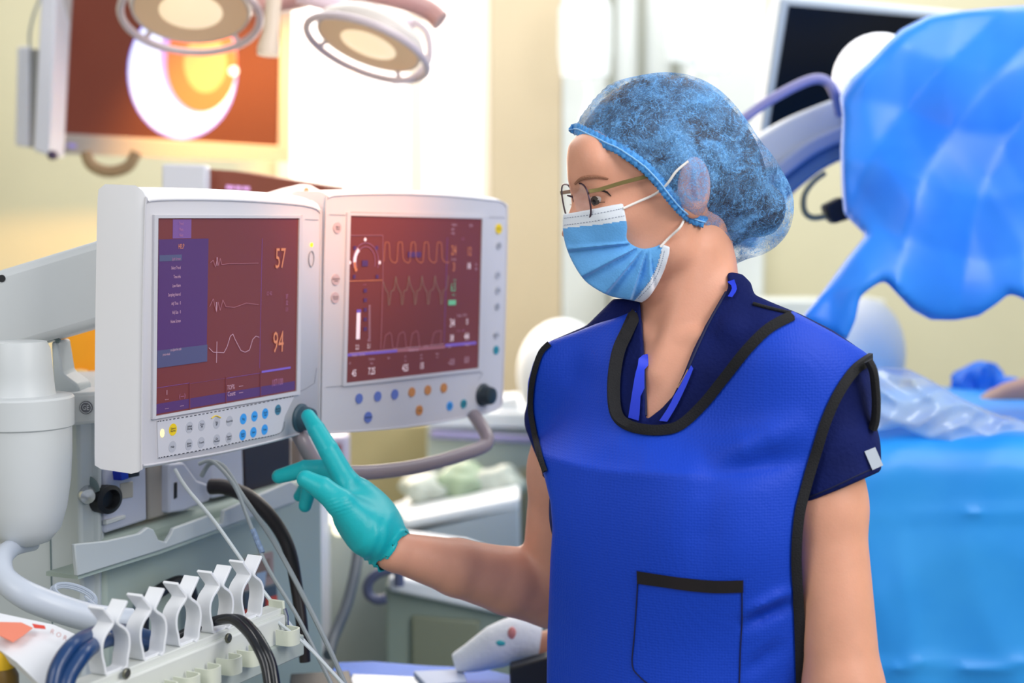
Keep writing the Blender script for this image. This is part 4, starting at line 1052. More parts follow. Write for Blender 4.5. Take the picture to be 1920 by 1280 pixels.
# ================================================================ anaesthesia workstation on the left
mw = mat('machine_white', '#d5d9dc', rough=.45, var=.04, vscale=6); mw2 = mat('machine_pale', '#c3cbd0', rough=.5); mg = mat('machine_greygreen', '#adbcb6', rough=.55, var=.05, vscale=4)
mgd = mat('machine_dark_grey', '#6d7f82', rough=.6); chrome = mat('chrome', '#c8ccd2', rough=.2, metal=.9); blk = mat('black_rubber', '#14161c', rough=.5); dk = mat('dark_panel', '#2a1c26', rough=.5)  # mgd: darker grey for gaps, knob plate and tray shelf
w_ = norm(A(.40, .92, 0)); wn = norm(A(.92, -.40, 0))
c0 = PY(190, 1000, 1.75)
MPl = Plane(c0, c0 + w_, c0 - A(0, 0, 1)); MPl.u = w_; MPl.v = A(0, 0, 1); MPl.n = wn
def mp(x, y, off=0.0): return MPl.hit(x, y, off)
AM = thing('anaesthesia_machine', (-.62, 1.95, 0), 'pale grey anaesthesia machine with rounded column, round badge, tray and tall side panel', 'medical machine')
zb = .02
def vbox(mb, x0, x1, ytop, zlo, depth, off=0.0):
    """a box standing on the machine's front plane between two pixel columns"""
    a = mp(x0, ytop, off); b = mp(x1, ytop, off); a = a.copy(); b = b.copy(); z = a[2]; b[2] = z
    lo = [A(a[0], a[1], zlo), A(b[0], b[1], zlo), A(b[0], b[1], z), A(a[0], a[1], z)]
    mb.prism(lo, -wn * depth)
m = MB(); vbox(m, 192, 606, 1010, zb, .40); m.build('lower_body', mg, AM, bevel=.008)
m = MB(); vbox(m, 146, 192, 735, zb, .36, -.005); m.build('side_panel', mw2, AM, bevel=.004)
m = MB(); fpl = [PY(x, y, 1.745) for x, y in ((66, 742), (188, 738), (189, 1280), (100, 1280), (100, 1010), (62, 1000))]; m.prism(fpl, A(-.05, .30, 0)); m.build('end_panel', mw2, AM, bevel=.003)
m = MB(); m.box(PY(98, 1150, 1.742), .0008, .001, .09); m.build('panel_gap', mgd, AM)
# column: neck, band, hanging bulb
cb = PY(42, 770, 1.62); zc = lambda y: PY(42, y, 1.62)[2]
m = MB(); m.lathe(A(cb[0], cb[1], 0), A(0, 0, 1), [(.012, zc(1022)), (.026, zc(1014)), (.038, zc(990)), (.045, zc(950)), (.0495, zc(900)), (.0515, zc(850)), (.052, zc(797))], 48); m.build('column_bulb', mw, AM)
m = MB(); m.lathe(A(cb[0], cb[1], 0), A(0, 0, 1), [(.052, zc(800)), (.0545, zc(797)), (.0550, zc(745)), (.053, zc(741)), (.040, zc(739))], 48); m.build('column_band', mw, AM)
m = MB(); q = [PY(x, y, 1.70) for x, y in ((90, 740), (176, 735), (196, 735), (196, 792), (120, 800), (90, 800))]; m.prism(q, A(-.02, .06, 0)); m.build('band_block', mw, AM, bevel=.004)
m = MB(); m.lathe(A(cb[0] - .003, cb[1], 0), A(0, 0, 1), [(.040, zc(742)), (.038, zc(735)), (.036, zc(700)), (.034, zc(655)), (.030, zc(640))], 40); m.build('column_neck', mw, AM)
m = MB(); q = [PY(x, y, 1.72) for x, y in ((108, 640), (118, 700), (148, 722), (150, 738), (100, 740), (96, 640))]; m.prism(q, A(0, .05, 0)); m.build('neck_fairing', mw2, AM, bevel=.003)
bd = MB(); bc = PY(161, 764, 1.698); U = A(1, 0, 0); V = A(0, 0, 1)
bd.mat(0).disc(bc, U, V, .0075, .0075, 28, A(0, .002, 0)); bd.mat(1).tube([bc + A(0, -.0004, 0) + (U * math.cos(a) + V * math.sin(a)) * .0062 for a in np.linspace(0, 6.283, 24, endpoint=False)], .0004, 5, closed=True)
bd.mat(1).text('GE', bc + A(0, -.0008, 0), U, V, .0085, .8); bd.build('round_badge', [mat('badge_grey', '#6d6f78', rough=.5), mat('badge_pale', '#cdd0d6', rough=.5)], AM, smooth=False)
kn = MB(); kc = PY(157, 920, 1.742); kn.mat(0).lathe(kc, A(0, -1, 0), [(.019, -.001), (.019, .001), (.015, .002)], 28); kn.mat(1).lathe(kc + A(.001, 0, -.002), norm(A(.5, -1, -.1)), [(.011, 0), (.011, .012), (.0085, .020), (.002, .021)], 24)
kn.build('chrome_knob', [mgd, chrome], AM)
gm_ = MB()
gm_.text('O', PY(151, 958, 1.7435), U, V, .009); gm_.text('+', PY(164, 956, 1.7435), U, V, .009); gm_.build('knob_marking', ink, AM, smooth=False)
# swivel arm carrying the monitors
m = MB(); q = [PY(x, y, 1.70) for x, y in ((-120, 545), (0, 505), (180, 450), (240, 440), (240, 590), (178, 612), (0, 664), (-120, 690))]; m.prism(q, A(.01, .07, 0)); m.build('monitor_arm', mw, AM, bevel=.010, seg=3)
m = MB(); hc = PY(3, 522, 1.699); m.disc(hc, U, V, .0042, .0042, 16, A(0, .002, 0)); m.build('arm_hole', blk, AM)
m = MB(); m.tube([PY(112, 640, 1.72), PY(100, 632, 1.72), PY(-10, 672, 1.72)], .003, 8); m.build('arm_joint_gap', mgd, AM)
m = MB(); q = [mp(x, y, -.02) for x, y in ((455, 820), (545, 790), (545, 905), (460, 925))]; m.prism(q, -wn * .05); m.build('dark_module', dk, AM, bevel=.003)
# tray lip with cut-outs
m = MB(); q = [mp(x, y, .045) for x, y in ((140, 1020), (200, 1014), (262, 1000), (278, 988), (288, 992), (298, 1012), (312, 1016), (322, 1000), (326, 990), (360, 978), (398, 964), (404, 984), (418, 980), (420, 957), (480, 930), (545, 902), (556, 908), (556, 940), (430, 985), (300, 1032), (146, 1080))]
m.prism(q, -wn * .006); m.build('tray_lip', mw2, AM, bevel=.0015)
m = MB(); q = [mp(x, y, .040) for x, y in ((146, 1078), (300, 1030), (556, 938), (556, 944), (300, 1038), (146, 1086))]; m.prism(q, -wn * .045); m.build('tray_floor', mg, AM)
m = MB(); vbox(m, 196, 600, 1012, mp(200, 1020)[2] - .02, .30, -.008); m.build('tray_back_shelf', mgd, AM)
# small modules standing on the shelf, each its own thing
def module(name, label, pts, off, t, mt, cat='medical module', parts=()):
    q = [mp(x, y, off) for x, y in pts]; base = min(q, key=lambda k: k[2])
    th_ = thing(name, base, label, cat); mm = MB(); mm.prism(q, -wn * t); mm.build('case', mt, th_, bevel=.003)
    for (nm, pp, mm_, o2, tt) in parts:
        k = MB(); k.prism([mp(x, y, off + o2) for x, y in pp], -wn * tt); k.build(nm, mm_, th_, bevel=.001)
    return th_
taupe = mat('module_taupe', '#a5a09c', rough=.5); lil = mat('module_lilac_white', '#c6cbe0', rough=.45); beige = mat('module_beige', '#b9b4aa', rough=.5)
blue_c = mat('connector_blue', '#1232b8', rough=.4)
module('gas_module', 'white boxy gas module with blue connector and dark round port, under the left monitor', ((196, 872), (274, 858), (276, 975), (198, 1000)), .0, .08, lil,
       parts=(('front_recess', ((226, 906), (250, 902), (250, 932), (226, 936)), beige, .001, .002), ('blue_connector', ((226, 884), (240, 880), (242, 897), (228, 901)), blue_c, .012, .014), ('black_plug', ((242, 880), (262, 876), (262, 892), (242, 896)), blk, .010, .012), ('lower_lip', ((200, 975), (236, 965), (236, 972), (200, 984)), mw, .004, .006)))
dp = thing('absorber_port', mp(203, 950, .0), 'dark oval breathing port left of the gas module', 'port'); m = MB(); cc_ = mp(204, 936, .006); m.lathe(cc_, wn, [(.017, -.01), (.017, .002), (.012, .004), (.010, -.004)], 28, 1.35); m.build('port_ring', blk, dp)
module('pressure_module', 'taupe module block with a blue stripe standing at the middle of the shelf', ((278, 855), (322, 845), (324, 962), (280, 975)), .0, .08, taupe, parts=(('blue_stripe', ((323, 858), (330, 856), (330, 886), (323, 888)), mat('stripe_blue', '#2a6fd8', rough=.5), .004, .01),))
module('flow_module', 'white wedge-shaped flow module with a black slot in the middle of the shelf', ((318, 870), (345, 866), (370, 900), (392, 908), (395, 938), (345, 958), (318, 962)), .012, .08, lil, parts=(('black_slot', ((327, 905), (333, 903), (333, 933), (327, 936)), blk, .001, .003),))
module('tall_module', 'tall lilac-white module beside the dark panel under the monitor', ((395, 850), (455, 835), (458, 922), (398, 935)), -.012, .08, lil)
# yellow cover behind the column
yv = thing('vaporizer', PY(140, 727, 2.1), 'bright yellow vaporizer cover between the grey column and the left monitor', 'vaporizer')
yel = mat('vaporizer_yellow', '#f0a808', rough=.4, var=.1, vscale=10)
m = MB(); m.prism([PY(x, y, 2.1) for x, y in ((96, 600), (190, 570), (190, 740), (138, 724), (116, 694), (112, 655))], A(0, .1, 0)); m.build('cover', yel, yv, bevel=.006)
m = MB(); m.tube([PY(118, 698, 2.095), PY(150, 694, 2.095), PY(164, 696, 2.095)], .0025, 6); m.build('pale_lever', mat('lever_cream', '#f6d890', rough=.5), yv)
# hoses and cables
def cable(name, pts, r, mt, label, cat='cable', group=None, n=8):
    m = MB(); m.tube(smooth_path([P(*q) for q in pts], n), r, 8); o = m.build(name, mt); return tag(o, label, cat, group)
greyc = mat('cable_grey', '#9aa2a8', rough=.5); clearc = mat('cable_pale', '#cfd6dc', rough=.4)
m = MB(); pts = smooth_path([P(*q) for q in ((396, 912, 1.93), (425, 914, 1.92), (470, 934, 1.90), (512, 975, 1.88), (542, 1030, 1.86), (556, 1100, 1.85), (566, 1170, 1.84), (572, 1240, 1.84))], 8)
m.tube(pts, [.0105 - .0035 * i / len(pts) for i in range(len(pts))], 12); tag(m.build('breathing_hose', mat('hose_black', '#1a1218', rough=.45)), 'thick black hose arching down from the modules past the tray', 'hose')
cable('sensor_cable', ((328, 880, 1.80), (350, 915, 1.78), (400, 975, 1.75), (450, 1045, 1.72), (480, 1090, 1.70), (560, 1190, 1.70), (660, 1300, 1.70)), .0022, clearc, 'pale cable running from the left monitor diagonally behind the white clips')
cable('sensor_cable', ((378, 892, 1.86), (395, 868, 1.85), (420, 876, 1.84), (455, 930, 1.82), (510, 1010, 1.80), (560, 1100, 1.78), (610, 1200, 1.76), (655, 1300, 1.75)), .0030, greyc, 'grey cable looping out beside the black hose and down to the lower edge')
cable('sensor_cable', ((372, 870, 1.84), (400, 866, 1.84), (440, 912, 1.80), (470, 985, 1.78), (500, 1060, 1.76), (560, 1160, 1.74), (625, 1290, 1.73)), .0024, greyc, 'thin grey cable with a blue printed tag hanging under the modules')
cable('sensor_cable', ((520, 1165, 1.66), (580, 1215, 1.66), (650, 1290, 1.66)), .0018, clearc, 'short white cable leaving the end of the clip rail')
tgm = MB(); tgm.tube(smooth_path([P(474, 992, 1.775), P(483, 1015, 1.77), P(492, 1036, 1.765)], 4), .0034, 8); tag(tgm.build('cable_tag', mat('tag_blueprint', '#8fa6cc', rough=.5, var=.4, vscale=200)), 'small blue printed tag wrapped round the thin grey cable', 'tag')
cable('power_cord', ((672, 1030, 2.5), (664, 1080, 2.45), (648, 1140, 2.4), (625, 1195, 2.35), (616, 1228, 2.3)), .0095, mat('cord_dark', '#4c5560', rough=.5), 'dark grey cord hanging down below the gloved wrist', 'cord')
# printed label and fittings on the machine's front, black arch behind the clips
m = MB(); m.mat(0).prism([mp(x, y, .004) for x, y in ((455, 1050), (512, 1034), (514, 1118), (458, 1134))], -wn * .006)
m.mat(1).prism([mp(x, y, .0046) for x, y in ((470, 1056), (506, 1046), (507, 1080), (472, 1090))], -wn * .001); m.mat(2).prism([mp(x, y, .0048) for x, y in ((480, 1075), (500, 1070), (496, 1104), (484, 1106))], -wn * .001)
m.build('warning_label', [mat('label_pinkgrey', '#a58f8a', rough=.6), mat('label_brown', '#8a7468', rough=.6), mat('label_lightblue', '#9fb4cc', rough=.6)], AM, smooth=False)
m = MB(); m.prism([mp(x, y, .006) for x, y in ((458, 1108), (520, 1092), (522, 1130), (505, 1140), (460, 1150))], -wn * .01); m.build('dark_latch', mat('latch_dark', '#4a5560', rough=.5), AM, bevel=.003)
m = MB(); m.prism([mp(x, y, .008) for x, y in ((500, 1122), (520, 1116), (520, 1140), (500, 1146))], -wn * .01); m.prism([mp(x, y, .008) for x, y in ((455, 1146), (468, 1142), (468, 1158), (455, 1160))], -wn * .01); m.build('red_tab', mat('tab_red', '#d0503a', rough=.5), AM)['kind'] = 'stuff'
m = MB(); m.tube(smooth_path([mp(x, y, .02) for x, y in ((268, 1230), (268, 1150), (290, 1115), (330, 1092), (352, 1098), (362, 1140), (362, 1220))], 6), .0085, 12); m.build('black_arch_handle', blk, AM)

# ================================================================ clip rail in front
zr = PY(190, 1262, 1.40)[2]
RA = PY(150, 1262, 1.37); RB = PY(520, 1262, 1.62)
def onz(px, py, z):
    r = P(px, py, 1.0) - CAM; return CAM + r * ((z - CAM[2]) / r[2])
RA = onz(205, 1258, zr); RB = onz(462, 1158, zr)
rd = norm(RB - RA); rp = norm(np.cross(rd, A(0, 0, 1)))
if rp[1] > 0: rp = -rp
print('rail', RA, RB, np.linalg.norm(RB - RA))
Lr = np.linalg.norm(RB - RA)
clipm = mat('clip_white', '#f1f3f8', rough=.35); railm = mat('rail_offwhite', '#dfe2de', rough=.45); cream = mat('hook_cream', '#dfe3d2', rough=.45)
RL = thing('clip_rail', RA, 'off-white plastic hose rail in the lower left corner, carrying five white clips', 'rail')
Rax = np.stack([rd, rp, A(0, 0, 1)])
m = MB(); m.box(RA + rd * (Lr * .5 + .004) + A(0, 0, -.0035) - rp * .001, Lr * .5 + .052, .011, .0035, Rax); m.build('top_strip', railm, RL, bevel=.001)
m = MB(); m.box(RA + rd * (Lr * .5 + .004) + A(0, 0, -.022) + rp * .004, Lr * .5 + .050, .012, .0155, Rax); m.build('rail_body', railm, RL, bevel=.002)
m = MB(); m.box(RA + rd * (Lr * .5 + .02) + A(0, 0, -.048) + rp * .006, Lr * .5 + .062, .014, .012, Rax); m.build('lower_channel', mat('channel_grey', '#b4bdb8', rough=.5), RL, bevel=.002)
m = MB(); ec = RB + rd * .052 + A(0, 0, -.012); m.prism([ec + rp * .012 + A(0, 0, .020), ec + rp * .016 + A(0, 0, -.03), ec - rp * .008 + A(0, 0, -.03), ec - rp * .008 + A(0, 0, .020)], rd * .004); m.build('end_bracket', cream, RL, bevel=.001)
m = MB(); m.tube([ec + rp * .014 + A(0, 0, .012), ec + rp * .017 + A(0, 0, .004), ec + rp * .018 + A(0, 0, -.03)], .002, 6); m.build('end_pin', chrome, RL)
for px, py in ((237, 1262), (428, 1196)):
    pr = P(px, py, 1.0) - CAM; o0 = RA + rp * .0162; t = ((o0 - CAM) @ rp) / (pr @ rp); c = CAM + pr * t
    m = MB(); m.lathe(c, rp, [(.0052, -.001), (.0052, .001), (.0040, .0018), (.0038, .0012)], 20); m.box(c + rp * .0016, .0034, .0005, .0006, Rax); m.build('screw', mat('screw_steel', '#77776a', rough=.35, metal=.7), RL)
hookp = None
def u_hook(name='cable_hook'):
    m = MB(); prof = []
    for k in range(13):
        a = math.pi * k / 12; prof.append(A(0, 0, 0) + rd * (-.0105 * math.cos(a)) + rp * (.010 + .010 * math.sin(a) ** .6))
    prof = [rd * -.0105] + prof + [rd * .0105]
    m.ribbon([q for q in prof], A(0, 0, .017), .0018, None); return m
# hooks along the front edge of the lower channel
h0 = onz(540, 1168, zr - .036) if False else None
hooks = []
for i, (px, py) in enumerate(((528, 1190), (456, 1228), (418, 1243), (378, 1262), (338, 1278), (296, 1295), (255, 1312))):
    pr = P(px, py, 1.0) - CAM; o0 = RA + rp * .020; t = ((o0 - CAM) @ rp) / (pr @ rp); c = CAM + pr * t
    m = u_hook(); m.v = [tuple(np.array(q) + c) for q in m.v]; m.build('cable_hook', cream, RL)
# one clip, then copies
def clip_profile(sg):
    h = .068
    pts = [(-.002 + .012, .0), (.015, .003), (.0165, .010), (.0175, .016), (.0200, .026), (.0205, .036), (.0185, .045), (.0130, .053), (.0045, .060), (.0022, .065), (.0070, .072), (.0130, .080), (.0180, .087)]
    return [A(0, 0, 0) + rd * (x * sg) * .88 + A(0, 0, z) * .76 for x, z in pts]
CL = thing('hose_clip', RA, 'topmost', 'clip', 'white hose clips on the rail')
for sg in (-1, 1):
    m = MB(); q = smooth_path(clip_profile(sg), 4); m.ribbon([RA + k + rp * (.0012 * sg) for k in q], rp * .0185, .0030, None)
    m.build('clip_jaw', clipm, CL, bevel=.0005)
m = MB(); m.box(RA + A(0, 0, .001), .012, .0065, .0016, Rax); m.build('clip_foot', clipm, CL, bevel=.0006)
labels = ['white hose clip at the near left end of the rail, around the blue hoses', 'second white hose clip from the left end of the rail', 'middle white hose clip of the five on the rail',
          'fourth white hose clip from the left, next to the black hose', 'white hose clip at the far right end of the rail']
for i in range(5):
    c = CL if i == 0 else copy_tree(CL); c.location = Vector(RA + rd * Lr * i / 4); c['label'] = labels[i]
# hoses through the clips
navyh = mat('hose_navy', '#0e3a6e', rough=.3, spec=.6)
for k, (dx, dy) in enumerate(((0, 0), (22, 14))):
    m = MB(); m.tube(smooth_path([P(98 + dx, 1300, 1.36), P(108 + dx, 1252 + dy, 1.37), P(135 + dx, 1212 + dy, 1.39), P(172 + dx * .6, 1190 + dy, 1.435), P(215 + dx * .3, 1182 + dy, 1.475), P(262, 1190 + dy, 1.51), P(300, 1205 + dy, 1.54), P(320, 1230 + dy, 1.56)], 6), .0078, 12)
    tag(m.build('blue_hose', navyh), ('outer' if k == 0 else 'inner') + ' dark blue hose curling through the first clip in the lower left corner', 'hose', None)
hosb = mat('hose_gloss_black', '#0e1118', rough=.25, spec=.6)
for k, dx in enumerate((0, 13)):
    m = MB(); m.tube(smooth_path([P(330, 1195, 1.57), P(390, 1168, 1.575), P(432 + dx, 1160, 1.56), P(462 + dx, 1182, 1.54), P(484 + dx, 1216, 1.52), P(498 + dx, 1250, 1.51), P(506 + dx, 1300, 1.50)], 7), .0052, 12)
    tag(m.build('black_hose', hosb), ('left' if k == 0 else 'right') + ' strand of the glossy black hose pair hanging over the clip rail', 'hose', None)
# curved white arm, clear tubing coil, paper and yellow bottle in the corner
m = MB(); pts = smooth_path([P(62, 1018, 1.66), P(24, 1026, 1.62), P(2, 1050, 1.58), P(8, 1084, 1.56), P(46, 1114, 1.55), P(104, 1138, 1.56), P(172, 1158, 1.58), P(245, 1166, 1.60)], 7); nn_ = len(pts)
m.tube(pts, [.0085 + .0065 * min(1, i / (nn_ * .6)) for i in range(nn_)], 16, flat=1); tag(m.build('curved_arm', mat('arm_bluewhite', '#c8d0de', rough=.35)), 'curved pale blue-white support arm sweeping round the lower left corner', 'arm')
m = MB()
for k in range(7):
    a0 = k * .5; cc_ = P(138 + 3 * math.sin(a0), 1114 + 3 * math.cos(a0 * 2), 1.60); ru = .024 - .0008 * k; rv = .0115 - .0005 * k
    m.tube([cc_ + A(1, 0, -.35) * ru * math.cos(t) + A(.2, .7, .6) * rv * math.sin(t) for t in np.linspace(0, 6.283, 28, endpoint=False)], .0014, 6, closed=True)
m.tube(smooth_path([P(160, 1118, 1.60), P(185, 1140, 1.58), P(205, 1165, 1.56)], 5), .0015, 6)
tag(m.build('coiled_tubing', mat('tubing_clear', '#c9d4e4', rough=.15, alpha=.6)), 'coil of clear thin tubing lying on the curved arm', 'tubing')
m = MB(); pg = [P(x, y, d) for x, y, d in ((-40, 1140, 1.50), (20, 1158, 1.50), (100, 1170, 1.49), (150, 1192, 1.47), (128, 1230, 1.43), (92, 1300, 1.38), (30, 1240, 1.42), (-40, 1190, 1.46))]
m.mat(0).prism(pg, A(0, .01, -.012))
pc = sum(pg) / len(pg); pn = norm(np.cross(pg[2] - pg[0], pg[5] - pg[0])); pn = pn if pn @ (CAM - pc) > 0 else -pn
def onpap(px, py, off=.0012):
    r = P(px, py, 1.0) - CAM; return CAM + r * (((pg[0] + pn * off - CAM) @ pn) / (r @ pn))
m.mat(1).prism([onpap(x, y, .012) for x, y in ((-10, 1165), (40, 1166), (62, 1176), (44, 1190), (24, 1203), (-10, 1186))], -pn * .001)
m.mat(2).prism([onpap(x, y, .013) for x, y in ((60, 1168), (84, 1172), (86, 1178), (64, 1176))], -pn * .001)
for i, t in enumerate('ROR'): m.mat(3).text(t, onpap(98 + i * 12, 1184 + i * 6, .013), norm(A(1, .1, -.35)), norm(A(.3, .3, 1)), .0065, 1)
tag(m.build('paper_packet', [mat('paper_white', '#eef0f6', rough=.6, var=.03, vscale=20), mat('print_orange', '#f08a70', rough=.6), mat('print_red', '#e04a3c', rough=.6), mat('print_grey', '#c98a86', rough=.6)], smooth=False, bevel=.001), 'white paper packet with an orange-red print in the lower left corner', 'packet')
yb = thing('yellow_bottle', P(5, 1300, 1.45), 'small yellow capped bottle at the lower left edge of the picture', 'bottle')
bc_ = P(4, 1300, 1.45)
m = MB(); m.lathe(bc_, A(0, 0, 1), [(.016, -.03), (.016, .018), (.012, .026), (.010, .030)], 24); m.build('body', mat('bottle_amber', '#7a5c20', rough=.4), yb)
m = MB(); m.lathe(bc_, A(0, 0, 1), [(.0125, .026), (.0125, .040), (.010, .043), (.002, .044)], 24); m.build('cap', mat('cap_yellow', '#e8b814', rough=.4), yb)
# ================================================================ behind: wall screen and surgical lamps, upper left
tvw = mat('tv_white', '#dfe0ea', rough=.45); tvf = mat('tv_frame', '#c9c0be', rough=.5)
def pv(px, py, y, dx=0.0): return PY(px, py, y)
TV = thing('wall_display', PY(300, 320, 3.05), 'large white-framed wall screen showing a bluish crescent round an orange disc', 'display')
# the screen turns a little to the right: own plane
TP = Plane(P(135, 0, 2.95), P(535, 0, 3.12), P(120, 252, 2.95))
outer = ((108, -140), (545, -130), (533, 300), (68, 290), (84, 0))
m = MB(); m.prism([TP.hit(x, y, 0) for x, y in ((112, -150), (552, -140), (545, 288), (92, 288))], -TP.n * .10); m.build('housing', tvw, TV, bevel=.008)
m = MB(); m.mat(0).prism([TP.hit(x, y, .003) for x, y in ((141, -120), (538, -120), (528, 277), (120, 252))], -TP.n * .002)
ec_ = (342, 135)
def tdisc(cx, cy, rx, ry, off, mi, n=40):
    m.mat(mi).add([TP.hit(cx + rx * math.cos(2 * math.pi * k / n), cy + ry * math.sin(2 * math.pi * k / n), off) for k in range(n)], [tuple(range(n))])
tdisc(342, 135, 103, 126, .004, 4); tdisc(341, 134, 100, 122, .0045, 1); tdisc(372, 110, 72, 128 * .8, .005, 5); tdisc(378, 118, 66, 92, .0055, 2); tdisc(385, 118, 40, 56, .006, 3); tdisc(438, 133, 9, 9, .0065, 1)
m.build('screen', [rebase(emat('tv_maroon', '#7e2a2c', .42), (.13, .05, .025)), emat('tv_bluewhite', '#dfe2ff', .9), emat('tv_orange', '#e07048', .75), emat('tv_orange_light', '#f09a6a', .8), emat('tv_blue', '#8a8cf4', .8), emat('tv_lilac', '#c09ae0', .75)], TV, smooth=False)
m = MB()
for a, b in ((((112, -150), (146, -120), (120, 252), (92, 288))), None) if False else ():
    pass
m.prism([TP.hit(x, y, .008) for x, y in ((114, -120), (142, -120), (121, 252), (93, 288))], -TP.n * .010)
m.prism([TP.hit(x, y, .008) for x, y in ((93, 288), (120, 253), (528, 277), (542, 304))], -TP.n * .010)
m.prism([TP.hit(x, y, .008) for x, y in ((528, -120), (550, -120), (543, 304), (522, 277))], -TP.n * .010)
m.build('bezel', tvf, TV)
m = MB(); m.prism([PY(x, y, 2.93) for x, y in ((82, -120), (110, -120), (92, 292), (62, 282))], A(0, .10, 0)); m.build('side_rail', tvw, TV, bevel=.004)
m = MB(); c = PY(98, 291, 2.90); m.lathe(c, A(0, -1, 0), [(.009, -.01), (.009, .003), (.006, .005)], 18); m.build('corner_knob', mat('knob_plum', '#4a3a58', rough=.5), TV)
m = MB(); m.tube([TP.hit(127, 272, .009), TP.hit(142, 274, .009)], .004, 8); m.build('maker_badge', emat('badge_lilac', '#9a8ae0', .3), TV)
m = MB(); m.tube(smooth_path([PY(160, 285, 3.1), PY(172, 310, 3.1), PY(205, 322, 3.1), PY(240, 312, 3.1), PY(256, 285, 3.1)], 5), .012, 10); m.build('mount_ring', mat('mount_tan', '#a88c68', rough=.6), TV)
sb = thing('wall_box', PY(50, 278, 3.1), 'narrow white box with a cable, left of the wall screen', 'box')
m = MB(); m.prism([PY(x, y, 3.1) for x, y in ((32, 88), (54, 86), (53, 276), (28, 272))], A(0, .07, 0)); m.build('white_half', tvw, sb, bevel=.003)
m = MB(); m.prism([PY(x, y, 3.11) for x, y in ((54, 90), (72, 92), (62, 276), (53, 276))], A(0, .06, 0)); m.build('grey_half', mat('box_grey', '#8f8f8c', rough=.5), sb, bevel=.002)
m = MB(); m.tube(smooth_path([PY(56, 90, 3.11), PY(56, 60, 3.11), PY(66, 20, 3.11), PY(84, -20, 3.11)], 5), .003, 8); m.build('lead', greyc, sb)
# device tops just above the left monitor
db = thing('recorder_unit', PY(345, 380, 2.5), 'plain white box standing behind the left monitor top edge', 'box'); m = MB(); m.prism([PY(x, y, 2.5) for x, y in ((303, 307), (386, 309), (386, 420), (303, 420))], A(.0, .04, 0)); m.build('case', tvw, db, bevel=.004)
ds = thing('ventilator_display', PY(500, 400, 2.55), 'reddish-brown sloping display top with lilac lettering, behind the left monitor', 'display')
m = MB(); m.prism([PY(x, y, 2.55) for x, y in ((388, 316), (440, 320), (612, 347), (612, 430), (388, 430))], A(.02, .10, 0)); m.build('case', mat('case_redbrown', '#8c4630', rough=.45), ds, bevel=.003)
m = MB()
for x0, x1, dy in ((424, 438, 0), (441, 452, 1), (455, 468, 2)): m.prism([PY(x, y, 2.546) for x, y in ((x0, 347 + dy), (x1, 348 + dy), (x1, 355 + dy), (x0, 354 + dy))], A(0, .003, 0))
m.build('lettering', emat('lettering_lilac', '#cf9ad0', .7), ds, smooth=False)
m = MB(); q_ = PY(500, 425, 2.62); m.box(A(q_[0], 2.62, q_[2] / 2), .10, .05, q_[2] / 2); m.build('stand', tvw, ds, bevel=.006)
m = MB(); q_ = PY(345, 415, 2.57); m.box(A(q_[0] - .01, 2.52, q_[2] / 2), .02, .02, q_[2] / 2); m.build('stand', tvw, db, bevel=.006)
# surgical lamps
lw = mat('lamp_white', '#e6dcd4', rough=.4); lin = mat('lamp_inner_glow', '#e0bc96', rough=.45, emit=.22); lrim = mat('lamp_rim', '#d6c6cc', rough=.3, spec=.6)  # lin: slight emission painted in place of light bounced off the reflector
lens = mat('lamp_lens', '#f6dcb8', rough=.35, emit=.75)
def lamp_head(c, axis, R, label, group, handle=None, rimtube=True):
    """axis points to the lit side"""
    t = None
    m = MB(); m.lathe(c, axis, [(R * .25, -R * .55), (R * .7, -R * .42), (R * .97, -R * .18), (R, -.005), (R * .97, .004), (R * .90, .002)], 44); t = m.build('lamp_head', lw, SLP)
    m = MB(); m.lathe(c, axis, [(R * .92, .004), (R * .80, .000), (R * .60, -.006), (R * .58, -.004)], 44); m.build('reflector_ring', lin, t)
    m = MB(); m.lathe(c, axis, [(R * .60, -.002), (R * .52, .004), (R * .30, .008), (.002, .009)], 40); m.build('lens', lens, t)
    if rimtube:
        u = norm(np.cross(axis, A(0, 0, 1) if abs(axis[2]) < .9 else A(0, 1, 0))); v = np.cross(axis, u)
        m = MB(); m.tube([c + axis * .012 + (u * math.cos(a) + v * math.sin(a)) * R * 1.13 for a in np.linspace(0, 2 * math.pi, 48, endpoint=False)], .0065, 10, closed=True); m.build('rim_handle', lrim, t)
        m = MB()
        for a in np.linspace(0, 2 * math.pi, 4, endpoint=False):
            q = (u * math.cos(a + .6) + v * math.sin(a + .6)); m = MB(); m.tube([c + q * R * .97, c + axis * .012 + q * R * 1.13], .0045, 8); m.build('rim_bracket', lrim, t)
    return t
SLP = thing('surgical_lamp', P(520, -60, 2.45), 'surgical lamp with two round heads and centre handle, top left before the wall screen', 'surgical lamp')
d1 = norm(A(.05, -.42, -.90)); c1 = P(358, 18, 2.45)
L1 = lamp_head(c1, d1, .099, 'left surgical lamp head with a pale round rim handle, in front of the wall screen', 'lamps')
d2 = norm(A(-.30, -.30, -.90)); c2 = P(692, 80, 2.45)
L2 = lamp_head(c2, d2, .092, 'tilted amber-lit surgical lamp head in front of the bright window', 'lamps')
hb_ = SLP
m = MB(); m.tube([P(516, -90, 2.40), P(513, 0, 2.40), P(508, 60, 2.40), P(503, 92, 2.40), P(502, 104, 2.40)], [.013, .0125, .013, .0185, .0175], 20); m.build('centre_handle', mat('handle_cream', '#f2dcc6', rough=.4), hb_)
ba = SLP
m = MB(); m.tube(smooth_path([P(420, 10, 2.55), P(520, 4, 2.55), P(640, -18, 2.58), P(740, -4, 2.6), P(800, 18, 2.62), P(826, 40, 2.62)], 6), .026, 14, flat=.7); m.build('crossbar', mat('arm_pink', '#c99a94', rough=.4), ba)
